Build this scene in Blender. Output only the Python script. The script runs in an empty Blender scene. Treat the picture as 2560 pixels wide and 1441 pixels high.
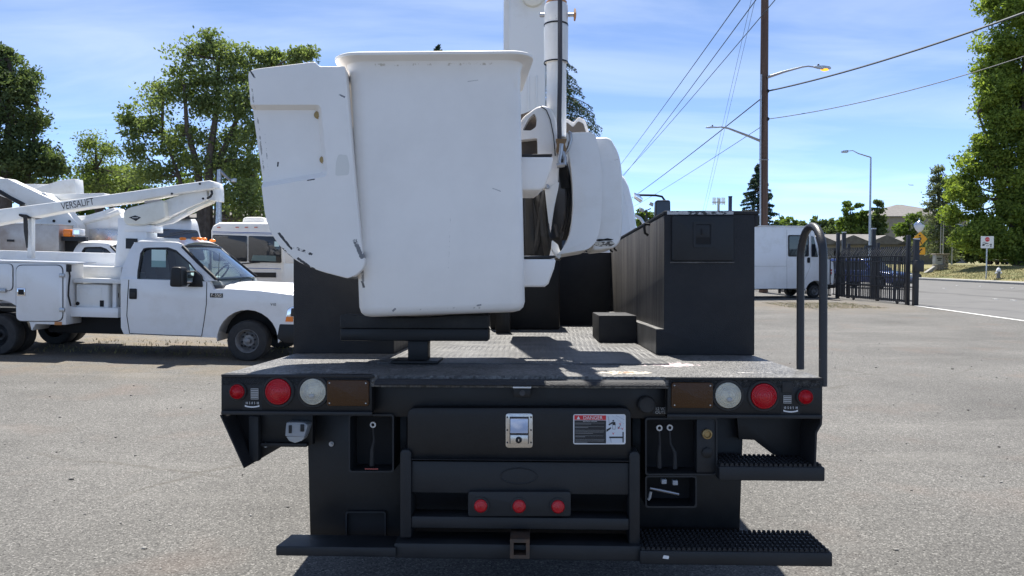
import bpy, bmesh, math, random
import numpy as np
from mathutils import Vector, Matrix
random.seed(7); rng = np.random.default_rng(11)
S = bpy.context.scene
COL = S.collection
R = math.radians
# ------------------------------------------------------------------ camera
FPX = 1923.0; CAMH = 1.62; TH = math.atan(70.5/FPX)
cam = bpy.data.cameras.new('camera'); cam.lens = FPX/2560*36; cam.sensor_width = 36
cam.clip_start = .05; cam.clip_end = 6000
cob = bpy.data.objects.new('camera', cam); COL.objects.link(cob)
cob.location = (0, 0, CAMH); cob.rotation_euler = (math.pi/2-TH, 0, 0); S.camera = cob
# ------------------------------------------------------------------ sky, sun, exposure
SUN_EL, SUN_AZ = 65.0, -5.0            # azimuth measured from +Y towards +X
SKY_STRENGTH, SUN_STRENGTH, EXPOSURE = .094, 3.45, 1.57
W = bpy.data.worlds.new('World'); S.world = W; W.use_nodes = True
nt = W.node_tree; nt.nodes.clear()
o_ = nt.nodes.new('ShaderNodeOutputWorld'); bg = nt.nodes.new('ShaderNodeBackground')
sky = nt.nodes.new('ShaderNodeTexSky'); sky.sky_type = 'NISHITA'; sky.sun_disc = False
sky.sun_elevation = R(SUN_EL); sky.sun_rotation = R(SUN_AZ)
sky.air_density = .42; sky.dust_density = 0.0; sky.ozone_density = 1.5; sky.altitude = 1800
tc = nt.nodes.new('ShaderNodeTexCoord'); sx = nt.nodes.new('ShaderNodeSeparateXYZ')
nt.links.new(tc.outputs['Generated'], sx.inputs[0])
zz = nt.nodes.new('ShaderNodeMath'); zz.operation = 'MAXIMUM'; zz.inputs[1].default_value = 0
nt.links.new(sx.outputs[2], zz.inputs[0])
za = nt.nodes.new('ShaderNodeMath'); za.operation = 'ADD'; za.inputs[1].default_value = .12
nt.links.new(zz.outputs[0], za.inputs[0])
dv = nt.nodes.new('ShaderNodeVectorMath'); dv.operation = 'DIVIDE'
cb = nt.nodes.new('ShaderNodeCombineXYZ')
for i in range(3): nt.links.new(za.outputs[0], cb.inputs[i])
nt.links.new(tc.outputs['Generated'], dv.inputs[0]); nt.links.new(cb.outputs[0], dv.inputs[1])
mp = nt.nodes.new('ShaderNodeMapping'); mp.inputs['Scale'].default_value = (.45, 1.0, 0); mp.inputs['Rotation'].default_value = (0, 0, .25)
nt.links.new(dv.outputs[0], mp.inputs[0])
nz = nt.nodes.new('ShaderNodeTexNoise'); nz.inputs['Scale'].default_value = 1.5; nz.inputs['Detail'].default_value = 6; nz.inputs['Roughness'].default_value = .55
nz.inputs['Distortion'].default_value = .6
nt.links.new(mp.outputs[0], nz.inputs['Vector'])
cr = nt.nodes.new('ShaderNodeMapRange'); cr.inputs[1].default_value = .42; cr.inputs[2].default_value = .85; cr.inputs[3].default_value = .06; cr.inputs[4].default_value = .36
nt.links.new(nz.outputs[0], cr.inputs[0])
mx = nt.nodes.new('ShaderNodeMixRGB'); mx.inputs[2].default_value = (5.2, 5.5, 5.9, 1)
tint = nt.nodes.new('ShaderNodeMixRGB'); tint.blend_type = 'MULTIPLY'; tint.inputs[0].default_value = 1; tint.inputs[2].default_value = (.91, .985, 1.03, 1)
nt.links.new(cr.outputs[0], mx.inputs[0]); nt.links.new(sky.outputs[0], tint.inputs[1]); nt.links.new(tint.outputs[0], mx.inputs[1])
nt.links.new(mx.outputs[0], bg.inputs[0]); bg.inputs[1].default_value = SKY_STRENGTH
nt.links.new(bg.outputs[0], o_.inputs[0])
sl = bpy.data.lights.new('sun', 'SUN'); sl.energy = SUN_STRENGTH; sl.angle = R(.53); sl.color = (1, .955, .88)
so = bpy.data.objects.new('sun', sl); COL.objects.link(so)
sd = Vector((math.sin(R(SUN_AZ))*math.cos(R(SUN_EL)), math.cos(R(SUN_AZ))*math.cos(R(SUN_EL)), math.sin(R(SUN_EL))))
so.rotation_euler = sd.to_track_quat('Z', 'Y').to_euler(); so.location = sd*60
S.view_settings.view_transform = 'Standard'; S.view_settings.look = 'None'; S.view_settings.gamma = 1
S.view_settings.exposure = EXPOSURE; S.view_settings.use_curve_mapping = False
S.cycles.max_bounces = 8; S.cycles.transparent_max_bounces = 12; S.cycles.caustics_reflective = False; S.cycles.caustics_refractive = False
# ------------------------------------------------------------------ layout helpers
CAM = Vector((0, 0, CAMH))
def ray(px, py):
    u = (px-1280)/FPX; w = -(py-720.5)/FPX
    return Vector((u, math.cos(TH)+w*math.sin(TH), -math.sin(TH)+w*math.cos(TH)))
def at(px, py, d):
    v = ray(px, py); return CAM+v*(d/v.y)
class Frame:
    def __init__(s, M): s.M = M; s.I = M.inverted(); s.c = s.I @ CAM
    def pl(s, px, py, axis, val):
        v = s.I.to_3x3() @ ray(px, py); t = (val-s.c[axis])/v[axis]; return s.c+v*t
def smooth01(t): t = min(1, max(0, t)); return t*t*(3-2*t)
def ground_z(x, y):
    a = max(0., -(x+3.6)); return .026*a if a < 14 else .026*14+.004*(a-14)
# ------------------------------------------------------------------ mesh helpers
def rpoly(pts, r, n=4):
    out = []; k = len(pts); rr = r if isinstance(r, (list, tuple)) else [r]*k
    for i in range(k):
        p = Vector(pts[i][:2]); a = Vector(pts[i-1][:2])-p; b = Vector(pts[(i+1) % k][:2])-p
        la, lb = a.length, b.length
        if rr[i] <= 0 or la < 1e-6 or lb < 1e-6: out.append(tuple(p)); continue
        q = min(rr[i], la*.48, lb*.48); p0 = p+a/la*q; p1 = p+b/lb*q
        for j in range(n+1):
            t = j/n; out.append(tuple(p0*(1-t)**2+p*2*t*(1-t)+p1*t*t))
    return out
class MB:
    def __init__(s): s.v = []; s.f = []
    def add(s, vs, fs):
        b = len(s.v); s.v += [tuple(v) for v in vs]; s.f += [tuple(b+i for i in f) for f in fs]; return s
    def box(s, x0, x1, y0, y1, z0, z1):
        vs = [(x, y, z) for z in (z0, z1) for y in (y0, y1) for x in (x0, x1)]
        return s.add(vs, [(0, 2, 3, 1), (4, 5, 7, 6), (0, 1, 5, 4), (2, 6, 7, 3), (0, 4, 6, 2), (1, 3, 7, 5)])
    def prism(s, pts, axis, a, b):
        n = len(pts); mk_ = {'x': lambda p, q: (q, p[0], p[1]), 'y': lambda p, q: (p[0], q, p[1]), 'z': lambda p, q: (p[0], p[1], q)}[axis]
        vs = [mk_(p, a) for p in pts]+[mk_(p, b) for p in pts]
        fs = [tuple(range(n)), tuple(range(2*n-1, n-1, -1))]+[(i, n+i, n+(i+1) % n, (i+1) % n) for i in range(n)]
        return s.add(vs, fs)
    def loft(s, loops, cap0=True, cap1=True, closed=True):
        n = len(loops[0]); vs = [v for l in loops for v in l]; fs = []
        for k in range(len(loops)-1):
            for i in range(n if closed else n-1):
                j = (i+1) % n; fs.append((k*n+i, k*n+j, (k+1)*n+j, (k+1)*n+i))
        if cap0: fs.append(tuple(range(n-1, -1, -1)))
        if cap1: fs.append(tuple((len(loops)-1)*n+i for i in range(n)))
        return s.add(vs, fs)
    def tube(s, path, r, n=10, caps=True):
        P = [Vector(p) for p in path]; k = len(P); rr = r if isinstance(r, (list, tuple)) else [r]*k
        loops = []; up = None
        for i in range(k):
            t = (P[min(i+1, k-1)]-P[max(i-1, 0)]).normalized()
            if up is None:
                up = Vector((0, 0, 1)) if abs(t.z) < .9 else Vector((1, 0, 0))
            a = t.cross(up)
            if a.length < 1e-4: a = t.cross(Vector((.3, 1, .2)))
            a.normalize(); b = a.cross(t).normalized(); up = b
            loops.append([P[i]+(a*math.cos(2*math.pi*j/n)+b*math.sin(2*math.pi*j/n))*rr[i] for j in range(n)])
        return s.loft(loops, caps, caps)
    def lathe(s, prof, org, axis, n=24, cap0=True, cap1=True):
        # prof: (radius, height along axis)
        ax = Vector(axis).normalized(); u = ax.cross(Vector((0, 0, 1)) if abs(ax.z) < .9 else Vector((1, 0, 0))).normalized(); w = ax.cross(u)
        o = Vector(org)
        return s.loft([[o+ax*h+(u*math.cos(2*math.pi*j/n)+w*math.sin(2*math.pi*j/n))*r for j in range(n)] for r, h in prof], cap0, cap1)
    def ell(s, c, r, n=12, m=8):
        c = Vector(c); loops = []
        for i in range(1, m):
            p = math.pi*i/m
            loops.append([(c.x+r[0]*math.sin(p)*math.cos(2*math.pi*j/n), c.y+r[1]*math.sin(p)*math.sin(2*math.pi*j/n), c.z-r[2]*math.cos(p)) for j in range(n)])
        return s.loft(loops)
    def grid(s, fn, nu, nv):
        vs = [fn(i/nu, j/nv) for i in range(nu+1) for j in range(nv+1)]
        return s.add(vs, [(i*(nv+1)+j, (i+1)*(nv+1)+j, (i+1)*(nv+1)+j+1, i*(nv+1)+j+1) for i in range(nu) for j in range(nv)])
    def mesh(s, name):
        me = bpy.data.meshes.new(name); me.from_pydata(s.v, [], s.f); me.update(); return me
def finish(me, bevel=0, seg=2, angle=35, smooth=True):
    bm = bmesh.new(); bm.from_mesh(me)
    bmesh.ops.recalc_face_normals(bm, faces=bm.faces)
    if bevel:
        es = [e for e in bm.edges if len(e.link_faces) == 2 and e.calc_face_angle(0) > R(40)]
        if es: bmesh.ops.bevel(bm, geom=es, offset=bevel, segments=seg, profile=.5, affect='EDGES', clamp_overlap=True)
    bm.to_mesh(me); bm.free()
    if smooth:
        me.polygons.foreach_set('use_smooth', [True]*len(me.polygons)); me.set_sharp_from_angle(angle=R(angle))
def link(name, me, mat, parent=None, **kw):
    o = bpy.data.objects.new(name, me); COL.objects.link(o)
    if mat is not None:
        me.materials.clear(); me.materials.append(mat)
    if parent is not None: o.parent = parent
    return o
def mk(name, mb, mat, parent=None, bevel=0, seg=2, angle=35, smooth=True):
    me = mb.mesh(name); finish(me, bevel, seg, angle, smooth); return link(name, me, mat, parent)
def tag(o, label, cat, group=None):
    o['label'] = label; o['category'] = cat
    if group: o['group'] = group
    return o
def struct(o): o['kind'] = 'structure'; return o
def stuff(o): o['kind'] = 'stuff'; return o
def thing(name, label, cat, M, group=None):
    e = bpy.data.objects.new(name, None); COL.objects.link(e); e.empty_display_size = .2
    e.matrix_world = M if isinstance(M, Matrix) else Matrix.Translation(M)
    return tag(e, label, cat, group)
def cut(o, mbs):
    """subtract the given builders from o and bake the result"""
    tmp = []
    for m in mbs:
        me = m.mesh('cutter'); finish(me, smooth=False); c = bpy.data.objects.new('cutter', me); COL.objects.link(c); tmp.append(c)
        c.matrix_world = o.matrix_world if o.parent is None else Matrix()
        b = o.modifiers.new('b', 'BOOLEAN'); b.operation = 'DIFFERENCE'; b.solver = 'EXACT'; b.object = c
    par = o.parent; o.parent = None; mw = o.matrix_world.copy(); ml = o.matrix_local.copy()
    o.matrix_world = Matrix()
    for c in tmp: c.matrix_world = Matrix()
    bpy.context.view_layer.update()
    ev = o.evaluated_get(bpy.context.evaluated_depsgraph_get()); me = bpy.data.meshes.new_from_object(ev)
    o.modifiers.clear(); old = o.data; o.data = me; bpy.data.meshes.remove(old)
    o.parent = par; o.matrix_basis = ml
    for c in tmp:
        d = c.data; bpy.data.objects.remove(c); bpy.data.meshes.remove(d)
    return o
def ring_panel(outer, inner, off, n=64):
    """panel with a hole: outer and inner 3D loops (same winding, star shaped), thickness vector off"""
    c = sum((Vector(p) for p in inner), Vector())/len(inner)
    e1 = (Vector(outer[0])-c).normalized(); nrm = Vector((0, 0, 0))
    for i in range(len(outer)): nrm += (Vector(outer[i-1])-c).cross(Vector(outer[i])-c)
    nrm.normalize(); e2 = nrm.cross(e1).normalized(); e1 = e2.cross(nrm)
    def hit(loop, a):
        d = Vector((math.cos(a), math.sin(a))); best = None
        for i in range(len(loop)):
            p = Vector(loop[i-1]); q = Vector(loop[i])
            p2 = Vector(((p-c).dot(e1), (p-c).dot(e2))); q2 = Vector(((q-c).dot(e1), (q-c).dot(e2)))
            den = d.x*(q2.y-p2.y)-d.y*(q2.x-p2.x)
            if abs(den) < 1e-9: continue
            t = (p2.x*(q2.y-p2.y)-p2.y*(q2.x-p2.x))/den; u = (p2.x*d.y-p2.y*d.x)/den
            if t > 0 and -1e-6 <= u <= 1+1e-6 and (best is None or t > best[0]): best = (t, p+(q-p)*u)
        return best[1] if best else c
    angs = [2*math.pi*i/n for i in range(n)]
    for l in (outer, inner):
        for p in l:
            v = Vector(p)-c; angs.append(math.atan2(v.dot(e2), v.dot(e1)) % (2*math.pi))
    angs = sorted(set(round(a, 4) for a in angs))
    A = [hit(outer, a) for a in angs]; B = [hit(inner, a) for a in angs]; off = Vector(off); k = len(angs)
    m = MB(); vs = A+B+[a+off for a in A]+[b+off for b in B]; fs = []
    for i in range(k):
        j = (i+1) % k
        fs += [(i, j, k+j, k+i), (2*k+i, 3*k+i, 3*k+j, 2*k+j), (i, 2*k+i, 2*k+j, j), (k+i, k+j, 3*k+j, 3*k+i)]
    return m.add(vs, fs)
# ------------------------------------------------------------------ materials
def nodes(name):
    m = bpy.data.materials.new(name); m.use_nodes = True; t = m.node_tree; b = t.nodes['Principled BSDF']; return m, t, b
def N(t, kind, **kw):
    n = t.nodes.new(kind)
    for k, v in kw.items():
        if k in n.inputs: n.inputs[k].default_value = v
        else: setattr(n, k, v)
    return n
def c4(c): return (c[0], c[1], c[2], 1)
def mat(name, col, rough=.5, metal=0, col2=None, nscale=6., lo=.4, hi=.7, coat=0, bump=0, bscale=200., spec=.5, rv=0., stretch=None,
        scuff=None, trans=0., voro=False):
    m, t, b = nodes(name); L = t.links.new
    tcn = N(t, 'ShaderNodeTexCoord'); vec = tcn.outputs['Object']
    if stretch:
        mpn = N(t, 'ShaderNodeMapping'); mpn.inputs['Scale'].default_value = stretch; L(vec, mpn.inputs[0]); vec2 = mpn.outputs[0]
    else: vec2 = vec
    b.inputs['Base Color'].default_value = c4(col); b.inputs['Roughness'].default_value = rough; b.inputs['Metallic'].default_value = metal
    b.inputs['Specular IOR Level'].default_value = spec; b.inputs['Coat Weight'].default_value = coat; b.inputs['Coat Roughness'].default_value = .08
    cur = None
    if col2 is not None:
        n = N(t, 'ShaderNodeTexNoise', Scale=nscale, Detail=7., Roughness=.65); L(vec2, n.inputs['Vector'])
        mr = N(t, 'ShaderNodeMapRange'); mr.inputs[1].default_value = lo; mr.inputs[2].default_value = hi; L(n.outputs[0], mr.inputs[0])
        mxn = N(t, 'ShaderNodeMixRGB'); mxn.inputs[1].default_value = c4(col); mxn.inputs[2].default_value = c4(col2); L(mr.outputs[0], mxn.inputs[0])
        cur = mxn.outputs[0]
        if rv:
            ma = N(t, 'ShaderNodeMapRange'); ma.inputs[1].default_value = .3; ma.inputs[2].default_value = .7; ma.inputs[3].default_value = max(.02, rough-rv); ma.inputs[4].default_value = min(1, rough+rv)
            L(n.outputs[0], ma.inputs[0]); L(ma.outputs[0], b.inputs['Roughness'])
    if scuff:   # list of (colour, scale xyz, threshold)
        for sc, ss, th in scuff:
            mp2 = N(t, 'ShaderNodeMapping'); mp2.inputs['Scale'].default_value = ss; L(vec, mp2.inputs[0])
            n = N(t, 'ShaderNodeTexNoise', Scale=1., Detail=8., Roughness=.7); L(mp2.outputs[0], n.inputs['Vector'])
            mr = N(t, 'ShaderNodeMapRange'); mr.inputs[1].default_value = th; mr.inputs[2].default_value = th+.03; L(n.outputs[0], mr.inputs[0])
            mxn = N(t, 'ShaderNodeMixRGB'); mxn.inputs[2].default_value = c4(sc); L(mr.outputs[0], mxn.inputs[0])
            if cur is not None: L(cur, mxn.inputs[1])
            else: mxn.inputs[1].default_value = c4(col)
            cur = mxn.outputs[0]
    if cur is not None: L(cur, b.inputs['Base Color'])
    if bump:
        if voro: n = N(t, 'ShaderNodeTexVoronoi', Scale=bscale)
        else: n = N(t, 'ShaderNodeTexNoise', Scale=bscale, Detail=3.)
        L(vec, n.inputs['Vector'])
        bn = N(t, 'ShaderNodeBump', Strength=bump, Distance=.004); L(n.outputs[0], bn.inputs['Height']); L(bn.outputs[0], b.inputs['Normal'])
    return m
def glassmat(name, col=(.5, .6, .6), refl=.12, tintv=.55):
    m, t, b = nodes(name); L = t.links.new; t.nodes.remove(b); out = t.nodes['Material Output']
    tr = N(t, 'ShaderNodeBsdfTransparent'); tr.inputs[0].default_value = (col[0]*tintv, col[1]*tintv, col[2]*tintv, 1)
    gl = N(t, 'ShaderNodeBsdfGlossy'); gl.inputs['Roughness'].default_value = .02
    fr = N(t, 'ShaderNodeFresnel'); fr.inputs[0].default_value = 1.5
    ad = N(t, 'ShaderNodeMath', operation='ADD'); ad.inputs[1].default_value = refl; L(fr.outputs[0], ad.inputs[0]); ad.use_clamp = True
    ms = N(t, 'ShaderNodeMixShader'); L(ad.outputs[0], ms.inputs[0]); L(tr.outputs[0], ms.inputs[1]); L(gl.outputs[0], ms.inputs[2]); L(ms.outputs[0], out.inputs[0])
    return m
WHT = (.78, .785, .79)
m_white = mat('white_vehicle_paint', WHT, .32, col2=(.66, .65, .62), nscale=2.2, lo=.5, hi=.85, coat=.35)
m_white2 = mat('white_lift_paint', (.76, .76, .74), .4, col2=(.58, .55, .49), nscale=3., lo=.5, hi=.9, scuff=[((.12, .1, .09), (3, 22, 9), .755)])
m_cream = mat('cream_fibreglass', (.72, .70, .62), .45, col2=(.6, .57, .48), nscale=3., lo=.5, hi=.85)
m_frp = mat('bucket_fibreglass', (.87, .835, .795), .42, col2=(.78, .745, .70), nscale=2.6, lo=.4, hi=.85, bump=.06, bscale=25,
            scuff=[((.4, .39, .39), (5., 30., 26.), .725), ((.32, .31, .3), (75., 75., 75.), .745), ((.66, .62, .57), (1.6, 1.6, 5.), .66)])
m_liner = mat('black_bed_liner', (.012, .0125, .015), .62, col2=(.021, .021, .023), nscale=9, lo=.35, hi=.75, bump=.5, bscale=260, voro=True, spec=.45)
m_linerside = mat('weathered_bed_liner', (.045, .043, .042), .55, col2=(.2, .182, .162), nscale=1., lo=.38, hi=.75, bump=.4, bscale=260, voro=True, stretch=(9, 9, .8))
m_black = mat('black_paint', (.0075, .008, .0095), .45, spec=.35, col2=(.018, .0175, .0175), nscale=3.5, lo=.42, hi=.8, bump=.1, bscale=120, rv=.1, scuff=[((.09, .088, .085), (22, 8, 30), .735), ((.06, .055, .05), (70, 70, 70), .73)])
m_steelblack = mat('dusty_black_steel', (.012, .0145, .018), .5, spec=.35, col2=(.028, .029, .031), nscale=3.2, lo=.38, hi=.78, bump=.12, bscale=110, rv=.1, scuff=[((.1, .098, .095), (26, 9, 34), .735), ((.075, .055, .04), (55, 55, 55), .74)])
m_hole = mat('dark_interior', (.008, .008, .009), .8)
m_rubber = mat('rubber', (.018, .018, .019), .75, col2=(.035, .034, .033), nscale=12, bump=.15, bscale=120)
m_steel = mat('galvanised_steel', (.45, .46, .48), .38, 1.0, col2=(.3, .3, .31), nscale=14, rv=.12)
m_stain = mat('stainless_steel', (.62, .6, .57), .3, 1.0, col2=(.5, .47, .43), nscale=5, rv=.1)
m_alu = mat('brushed_aluminium', (.5, .46, .42), .5, .75, col2=(.36, .3, .26), nscale=1.3, lo=.4, hi=.65, rv=.1)
m_chrome = mat('polished_steel', (.75, .75, .77), .12, 1.0)
m_red = mat('red_lens', (.46, .008, .016), .22, spec=.5, bump=.25, bscale=240, voro=True)
m_clear = mat('clear_lens', (.62, .585, .47), .25, col2=(.42, .42, .38), nscale=30, bump=.2, bscale=240, voro=True)
m_amberdark = mat('brown_amber_lens', (.06, .025, .007), .35, spec=.3, bump=.2, bscale=180, voro=True)
m_orange = mat('orange_lens', (.85, .22, .02), .25)
m_rope = mat('winch_rope', (.025, .024, .026), .7, bump=.4, bscale=300)
m_brass = mat('tan_brass', (.35, .24, .1), .45, .5)
m_orangepaint = mat('orange_brown_paint', (.5, .22, .07), .5, col2=(.3, .12, .05), nscale=20)
m_print_w = mat('white_print', (.75, .75, .75), .6)
m_print_k = mat('black_print', (.02, .02, .022), .6)
m_print_r = mat('red_print', (.6, .02, .03), .5)
m_greyprint = mat('grey_print', (.4, .4, .39), .6)
m_plug = mat('grey_plastic', (.33, .35, .38), .5)
m_glass = glassmat('vehicle_glass', (.72, .85, .84), .06, .85)
m_teal = glassmat('tinted_teal_glass', (.25, .75, .75), .12, .6)
m_darkglass = mat('dark_tinted_glass', (.018, .022, .028), .06, spec=.6)
m_interior = mat('grey_interior', (.06, .06, .065), .8)
m_paper = mat('window_paper', (.55, .7, .68), .7)
# ------------------------------------------------------------------ text
def text_mesh(s, size, name='lettering'):
    cu = bpy.data.curves.new(name, 'FONT'); cu.body = s; cu.size = size; cu.align_x = 'CENTER'; cu.align_y = 'CENTER'; cu.extrude = .0006
    ob = bpy.data.objects.new(name, cu); COL.objects.link(ob); bpy.context.view_layer.update()
    me = bpy.data.meshes.new_from_object(ob.evaluated_get(bpy.context.evaluated_depsgraph_get()))
    bpy.data.objects.remove(ob); bpy.data.curves.remove(cu); return me
def text(name, s, size, mt, parent, pos, xdir=(1, 0, 0), updir=(0, 0, 1), sx=1.):
    me = text_mesh(s, size); o = link(name, me, mt, parent)
    x = Vector(xdir).normalized(); u = Vector(updir); u = (u-x*u.dot(x)).normalized(); n = x.cross(u)
    M3 = Matrix((x*sx, u, n)).transposed().to_4x4(); o.matrix_local = Matrix.Translation(pos) @ M3; return o
# ================================================================== ground
def ground_material():
    m, t, b = nodes('worn_asphalt'); L = t.links.new
    tcn = N(t, 'ShaderNodeTexCoord'); v = tcn.outputs['Object']
    vo = N(t, 'ShaderNodeTexVoronoi', Scale=120.); L(v, vo.inputs['Vector'])
    hs = N(t, 'ShaderNodeSeparateColor'); L(vo.outputs['Color'], hs.inputs[0])
    r1 = N(t, 'ShaderNodeValToRGB'); e = r1.color_ramp.elements
    e[0].position = 0; e[0].color = (.045, .0435, .041, 1); e[1].position = 1; e[1].color = (.33, .322, .30, 1)
    for p, c in ((.12, (.1, .097, .091, 1)), (.55, (.142, .1375, .129, 1)), (.85, (.188, .182, .17, 1)), (.94, (.26, .252, .236, 1))):
        x = r1.color_ramp.elements.new(p); x.color = c
    L(hs.outputs[0], r1.inputs[0])
    # larger chips
    vo2 = N(t, 'ShaderNodeTexVoronoi', Scale=26.); L(v, vo2.inputs['Vector'])
    h2 = N(t, 'ShaderNodeSeparateColor'); L(vo2.outputs['Color'], h2.inputs[0])
    chip = N(t, 'ShaderNodeMapRange'); chip.inputs[1].default_value = .955; chip.inputs[2].default_value = .96; L(h2.outputs[1], chip.inputs[0])
    near = N(t, 'ShaderNodeMapRange'); near.inputs[1].default_value = .22; near.inputs[2].default_value = .16; L(vo2.outputs['Distance'], near.inputs[0])
    cm = N(t, 'ShaderNodeMath', operation='MULTIPLY'); L(chip.outputs[0], cm.inputs[0]); L(near.outputs[0], cm.inputs[1])
    m1 = N(t, 'ShaderNodeMixRGB'); m1.inputs[2].default_value = (.02, .019, .018, 1); L(cm.outputs[0], m1.inputs[0]); L(r1.outputs[0], m1.inputs[1])
    # broad tone
    n1 = N(t, 'ShaderNodeTexNoise', Scale=.42, Detail=6., Roughness=.6); L(v, n1.inputs['Vector'])
    mr = N(t, 'ShaderNodeMapRange'); mr.inputs[1].default_value = .3; mr.inputs[2].default_value = .72; mr.inputs[3].default_value = .56; mr.inputs[4].default_value = .93; L(n1.outputs[0], mr.inputs[0])
    mm = N(t, 'ShaderNodeMixRGB', blend_type='MULTIPLY'); mm.inputs[0].default_value = 1; L(m1.outputs[0], mm.inputs[1]); L(mr.outputs[0], mm.inputs[2])
    # worn pale streaks
    mpn = N(t, 'ShaderNodeMapping'); mpn.inputs['Scale'].default_value = (.25, 1.1, 1); mpn.inputs['Rotation'].default_value = (0, 0, .3); L(v, mpn.inputs[0])
    n2 = N(t, 'ShaderNodeTexNoise', Scale=1.2, Detail=5., Roughness=.55); L(mpn.outputs[0], n2.inputs['Vector'])
    k2 = N(t, 'ShaderNodeMapRange'); k2.inputs[1].default_value = .58; k2.inputs[2].default_value = .75; k2.inputs[4].default_value = .5; L(n2.outputs[0], k2.inputs[0])
    m3 = N(t, 'ShaderNodeMixRGB'); m3.inputs[2].default_value = (.19, .183, .17, 1); L(k2.outputs[0], m3.inputs[0]); L(mm.outputs[0], m3.inputs[1])
    # dirt and dry straw strips: along the parked row and by the gate
    sp = N(t, 'ShaderNodeSeparateXYZ'); L(v, sp.inputs[0])
    def band(axis, a, b_, soft):
        u = N(t, 'ShaderNodeMapRange'); u.inputs[1].default_value = a-soft; u.inputs[2].default_value = a+soft; L(sp.outputs[axis], u.inputs[0])
        w = N(t, 'ShaderNodeMapRange'); w.inputs[1].default_value = b_+soft; w.inputs[2].default_value = b_-soft; L(sp.outputs[axis], w.inputs[0])
        q = N(t, 'ShaderNodeMath', operation='MULTIPLY'); L(u.outputs[0], q.inputs[0]); L(w.outputs[0], q.inputs[1]); return q.outputs[0]
    def mul(a, b_):
        q = N(t, 'ShaderNodeMath', operation='MULTIPLY'); L(a, q.inputs[0]); L(b_, q.inputs[1]); return q.outputs[0]
    def addn(a, b_):
        q = N(t, 'ShaderNodeMath', operation='ADD'); q.use_clamp = True; L(a, q.inputs[0]); L(b_, q.inputs[1]); return q.outputs[0]
    d1 = mul(band(1, 11.0, 60, 1.2), band(0, -60, -2.0, 1.0)); d2 = mul(band(1, 24.5, 30.0, 1.8), band(0, 8.5, 13.2, 1.2))
    n3 = N(t, 'ShaderNodeTexNoise', Scale=1.6, Detail=8., Roughness=.75); L(v, n3.inputs['Vector'])
    k3 = N(t, 'ShaderNodeMapRange'); k3.inputs[1].default_value = .36; k3.inputs[2].default_value = .64; L(n3.outputs[0], k3.inputs[0])
    dm = mul(addn(d1, d2), k3.outputs[0])
    n4 = N(t, 'ShaderNodeTexNoise', Scale=30., Detail=6., Roughness=.7); L(v, n4.inputs['Vector'])
    r4 = N(t, 'ShaderNodeValToRGB'); e = r4.color_ramp.elements; e[0].position = .35; e[0].color = (.085, .066, .042, 1); e[1].position = .68; e[1].color = (.25, .205, .145, 1); L(n4.outputs[0], r4.inputs[0])
    m4 = N(t, 'ShaderNodeMixRGB'); L(dm, m4.inputs[0]); L(m3.outputs[0], m4.inputs[1]); L(r4.outputs[0], m4.inputs[2])
    # one rusty crack on the left and faint reddish patches
    n5 = N(t, 'ShaderNodeTexNoise', Scale=.9, Detail=3.); L(v, n5.inputs['Vector'])
    k5 = N(t, 'ShaderNodeMapRange'); k5.inputs[1].default_value = .56; k5.inputs[2].default_value = .78; k5.inputs[4].default_value = .32; L(n5.outputs[0], k5.inputs[0])
    m5 = N(t, 'ShaderNodeMixRGB'); m5.inputs[2].default_value = (.17, .12, .095, 1); L(k5.outputs[0], m5.inputs[0]); L(m4.outputs[0], m5.inputs[1])
    vc = N(t, 'ShaderNodeTexVoronoi', Scale=.33, feature='DISTANCE_TO_EDGE')
    nd = N(t, 'ShaderNodeTexNoise', Scale=2.2, Detail=6.); L(v, nd.inputs['Vector'])
    mv = N(t, 'ShaderNodeMixRGB'); mv.inputs[0].default_value = .22; L(v, mv.inputs[1]); L(nd.outputs['Color'], mv.inputs[2]); L(mv.outputs[0], vc.inputs['Vector'])
    kc = N(t, 'ShaderNodeMapRange'); kc.inputs[1].default_value = .008; kc.inputs[2].default_value = .001; kc.inputs[4].default_value = .42; L(vc.outputs['Distance'], kc.inputs[0])
    kk = N(t, 'ShaderNodeMapRange'); kk.inputs[1].default_value = .52; kk.inputs[2].default_value = .6; L(n1.outputs[0], kk.inputs[0])
    m6 = N(t, 'ShaderNodeMixRGB'); m6.inputs[2].default_value = (.05, .042, .03, 1); L(mul(kc.outputs[0], kk.outputs[0]), m6.inputs[0]); L(m5.outputs[0], m6.inputs[1])
    L(m6.outputs[0], b.inputs['Base Color']); b.inputs['Roughness'].default_value = .85; b.inputs['Specular IOR Level'].default_value = .3
    bn = N(t, 'ShaderNodeBump', Strength=.55, Distance=.006); L(hs.outputs[1], bn.inputs['Height']); L(bn.outputs[0], b.inputs['Normal'])
    return m
m_asphalt = ground_material()
def sheet(name, xs, ys, zf, mt):
    m = MB(); m.grid(lambda u, v: (xs[int(round(u*(len(xs)-1)))], ys[int(round(v*(len(ys)-1)))], zf(xs[int(round(u*(len(xs)-1)))], ys[int(round(v*(len(ys)-1)))])), len(xs)-1, len(ys)-1)
    return struct(mk(name, m, mt))
xs = [-900, -300, -120, -60, -40, -30, -25, -20, -17.6, -15, -12, -10, -8, -6, -5, -4.4, -4, -3.6, -3, -2, 0, 5, 15, 40, 120, 300, 900]
ys = [-300, -60, -20, -6, 0, 3, 6, 9, 12, 15, 20, 30, 50, 90, 160, 300, 700, 1500]
sheet('ground', xs, ys, ground_z, m_asphalt)

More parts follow.
